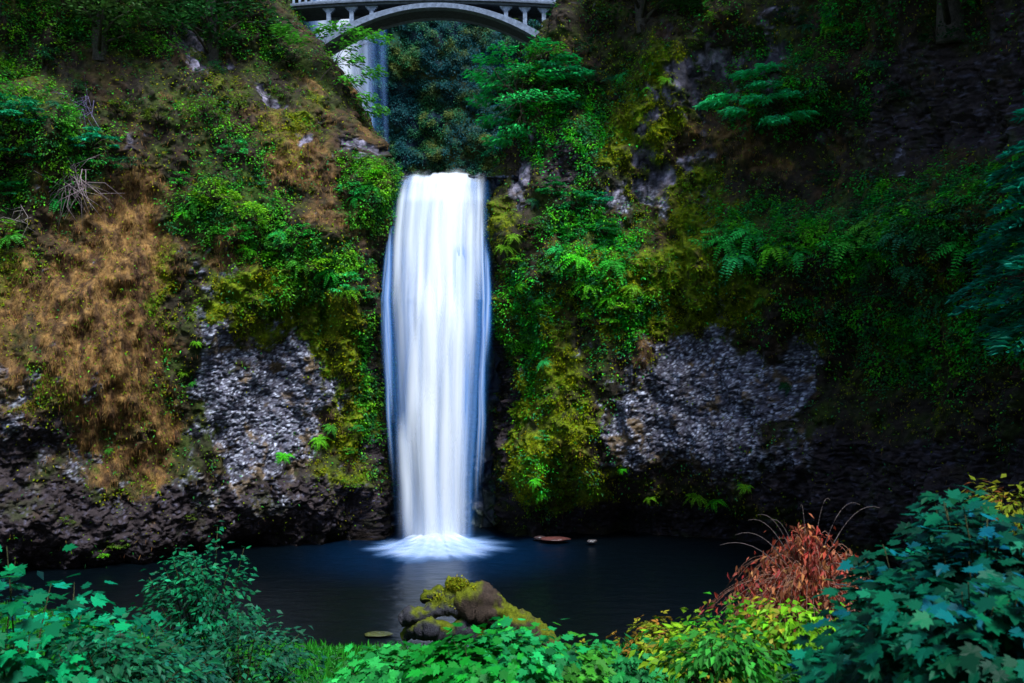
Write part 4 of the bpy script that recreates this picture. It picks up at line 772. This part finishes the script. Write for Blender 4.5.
# ---------------------------------------------------------------- driftwood stump with its roots
def driftwood():
    Y = 36.; root = tag(empty('driftwood_stump', pt(470, 640, Y)), 'weathered driftwood stump with mossy root and log at the near edge of the pool', 'driftwood')
    cw = (.045, .03, .022); cd = (.04, .038, .045)
    def lumpy(g, path, rad, sides, c, amp=.18, sub=14):
        path = np.array([pt(*p) for p in path]); t = np.linspace(0, len(path) - 1, sub * (len(path) - 1) + 1); i = np.minimum(t.astype(int), len(path) - 2); f = (t - i)[:, None]; f2 = f * f * (3 - 2 * f) * .5 + f * .5
        P = path[i] * (1 - f2) + path[i + 1] * f2; rr = np.interp(t, np.arange(len(path)), rad)
        n0 = g.n; g.tube(P, rr, sides, c)
        V = g.V[-1]; ctr = np.concatenate([np.repeat(P, sides, 0), P[:1], P[-1:]]); d = V - ctr; nn = fbm(V[:, 0] * .7, V[:, 1], V[:, 2] * 1.6, 2.4, 4, 5, .65) + .5 * fbm(V[:, 0] * 3, V[:, 1] * 3, V[:, 2] * .8, 2, 3, 8)
        V += d * (nn * amp * 2.4)[:, None] + norm(d) * (nn * amp * .5)[:, None]
        cc = g.C[-1]; cc *= np.exp(.5 * fbm(*V.T, 3, 3, 91))[:, None]; mo_ = smooth(.05, .3, fbm(*V.T, 1.3, 4, 95, .6) + .4 * norm(d)[:, 2] - .14); cc[:] = mixl(cc, (.10, .115, .005), mo_)
    g = Geo(); lumpy(g, [(455, 598, Y), (478, 603, Y), (505, 617, Y - .2), (535, 635, Y - .5), (556, 648, Y - .8)], [.5, .68, .55, .42, .25], 28, cw); keep(link('log', g.mesh('log'), M_bark, root), root)
    g = Geo(); lumpy(g, [(400, 621, Y - .6), (408, 617, Y - .6), (424, 616, Y - .5), (442, 607, Y - .2), (465, 604, Y)], [.18, .3, .28, .34, .5], 20, cd); keep(link('root', g.mesh('root'), M_bark, root), root)
    g = Geo(); lumpy(g, [(404, 637, Y - .3), (414, 630, Y - .5), (430, 628, Y - .8), (452, 632, Y - .4), (480, 628, Y)], [.14, .3, .42, .36, .55], 20, (.03, .028, .035)); keep(link('root', g.mesh('root'), M_bark, root), root)
    g = Geo(); lumpy(g, [(427, 601, Y - .2), (427, 594, Y), (437, 591, Y), (450, 596, Y), (464, 604, Y)], [.12, .2, .22, .3, .45], 18, cd, .25); keep(link('root', g.mesh('root'), M_bark, root), root)
    g = Geo(); lumpy(g, [(446, 580, Y), (455, 584, Y), (466, 592, Y), (476, 603, Y)], [.12, .24, .3, .35], 16, (.13, .15, .012), .2); keep(link('root', g.mesh('root'), M_bark, root), root)
    # moss tufts on its upper side
    g = Geo()
    for px, py, r, n in ((457, 585, .45, 1100), (466, 592, .4, 700), (441, 598, .4, 700), (456, 607, .5, 1000), (470, 600, .5, 500), (438, 608, .4, 300), (522, 628, .25, 200), (545, 640, .3, 160), (470, 615, .3, 250)):
        P = pt(px, py, Y - .45) + rv(n) * r * [1, .7, .6] * rng.uniform(.3, 1, (n, 1)) + [0, .25, -.02]
        leaves(g, P, rv(n) + [0, -.6, .6], rv(n), rng.uniform(.05, .11, n), 'dia', jit((.17, .18, .008), n, .3, .12))
    keep(link('moss', g.mesh('moss', False), M_moss, root), root)
driftwood()
# flat stone awash and branch stubs near the far shore
def stone(px, py, Y, s3, c, label, name='stone'):
    g = Geo(); n, m = 24, 14; a, b = np.meshgrid(np.linspace(0, 2 * np.pi, n), np.linspace(0, np.pi, m)); V = np.stack([np.cos(a) * np.sin(b), np.sin(a) * np.sin(b), np.cos(b)], -1).reshape(-1, 3)
    V = V * (1 + .35 * fbm(*(V * 1.3 + px).T, 1, 4, 3)[:, None]); Vw = V * np.array(s3); Vw = Vw + [ax(px, Y), Y, max(0, H + (CY - py) * Y / F)]
    cc = np.array(c) * np.exp(.4 * fbm(*V.T, 3, 3, 6))[:, None]; g.add(Vw, grid_faces(m, n), None, cc); o = link(name, g.mesh(name), M_wet); tag(o, label, name.replace('_', ' '))
def yrow(py): return F * H / (py - CY)
stone(378, 634, yrow(636), (.55, .35, .05), (.05, .055, .012), 'flat mossy stone awash left of the driftwood stump')
stone(555, 539, yrow(543), (.8, .4, .12), (.09, .03, .025), 'low reddish brown stone in the pool right of the falls')
stone(540, 538, yrow(541), (.35, .25, .12), (.05, .03, .03), 'small dark stone in the pool nearest the falls')
stone(592, 541, yrow(545), (.3, .2, .1), (.06, .05, .05), 'small dark stone in the pool farther from the falls')

# ---------------------------------------------------------------- labels of the repeated plants
def zone_word(px, py):
    L_ = [((270, 400, 90, 70), 'on the grey rock patch of the left cliff'), ((240, 215, 60, 40), 'on the green ledge of the left cliff'), ((320, 275, 55, 40), 'on the mossy brow above the grey rocks at left'), ((368, 180, 35, 45), 'beside the lip of the falls on its left'), ((362, 390, 20, 120), 'on the mossy wall left of the falls'),
          ((20, 130, 50, 60), 'at the far left edge under the trees'), ((90, 140, 45, 60), 'around the bare twigs at upper left'), ((20, 215, 60, 30), 'above the brown grass, far left'), ((230, 90, 110, 50), 'on the brown slope below the left rim'), ((100, 530, 120, 50), 'on the dark rock above the pool at left'), ((190, 370, 20, 50), 'at the edge of the brown grass'),
          ((545, 85, 80, 55), 'under the right end of the bridge'), ((570, 210, 50, 35), 'on the wall right of the fall lip'), ((600, 280, 50, 60), 'on the green brow above the dry streaks at right'), ((525, 270, 30, 80), 'just right of the falling water'), ((550, 400, 60, 90), 'on the mossy wall low right of the falls'), ((690, 490, 80, 30), 'below the grey rock patch of the right cliff'),
          ((665, 80, 60, 50), 'on the mossy columns right of the bridge'), ((750, 240, 55, 30), 'on the fern ledge right of centre'), ((880, 240, 90, 45), 'on the long dark ledge at right'), ((880, 310, 120, 60), 'below the long dark ledge at right'), ((830, 40, 130, 60), 'high on the shaded right cliff'), ((830, 140, 100, 50), 'behind the layered sapling'), ((980, 250, 60, 60), 'beside the conifer at the right edge'), ((650, 260, 50, 40), 'on the olive moss brow right of centre')]
    return min(L_, key=lambda e: ((px - e[0][0]) / e[0][2]) ** 2 + ((py - e[0][1]) / e[0][3]) ** 2)[1]
ORD = ['', 'first', 'second', 'third', 'fourth', 'fifth', 'sixth', 'seventh', 'eighth', 'ninth', 'tenth', 'eleventh', 'twelfth', 'thirteenth', 'fourteenth', 'fifteenth', 'sixteenth', 'seventeenth', 'eighteenth', 'nineteenth', 'twentieth']
grp = {}
for r in REG: grp.setdefault((r[1], r[2], zone_word(r[4], r[5])), []).append(r)
for (kind, c, zw), lst in grp.items():
    lst.sort(key=lambda r: r[4])
    for i, r in enumerate(lst):
        if len(lst) == 1: lab = f'{c} {kind} {zw}'
        elif len(lst) == 2: lab = f'{"left" if i == 0 else "right"} of two {c} {kind}s {zw}'
        else: lab = ('leftmost ' if i == 0 else 'rightmost ' if i == len(lst) - 1 else f'{ORD[i + 1]} ') + f'{c} {kind} {zw}'
        tag(r[0], lab, kind, f'{kind}s clinging to the cliffs')

for o in bpy.data.objects:
    if 'label' in o and len(o['label'].split()) > 16: print('LONG', o['label'])
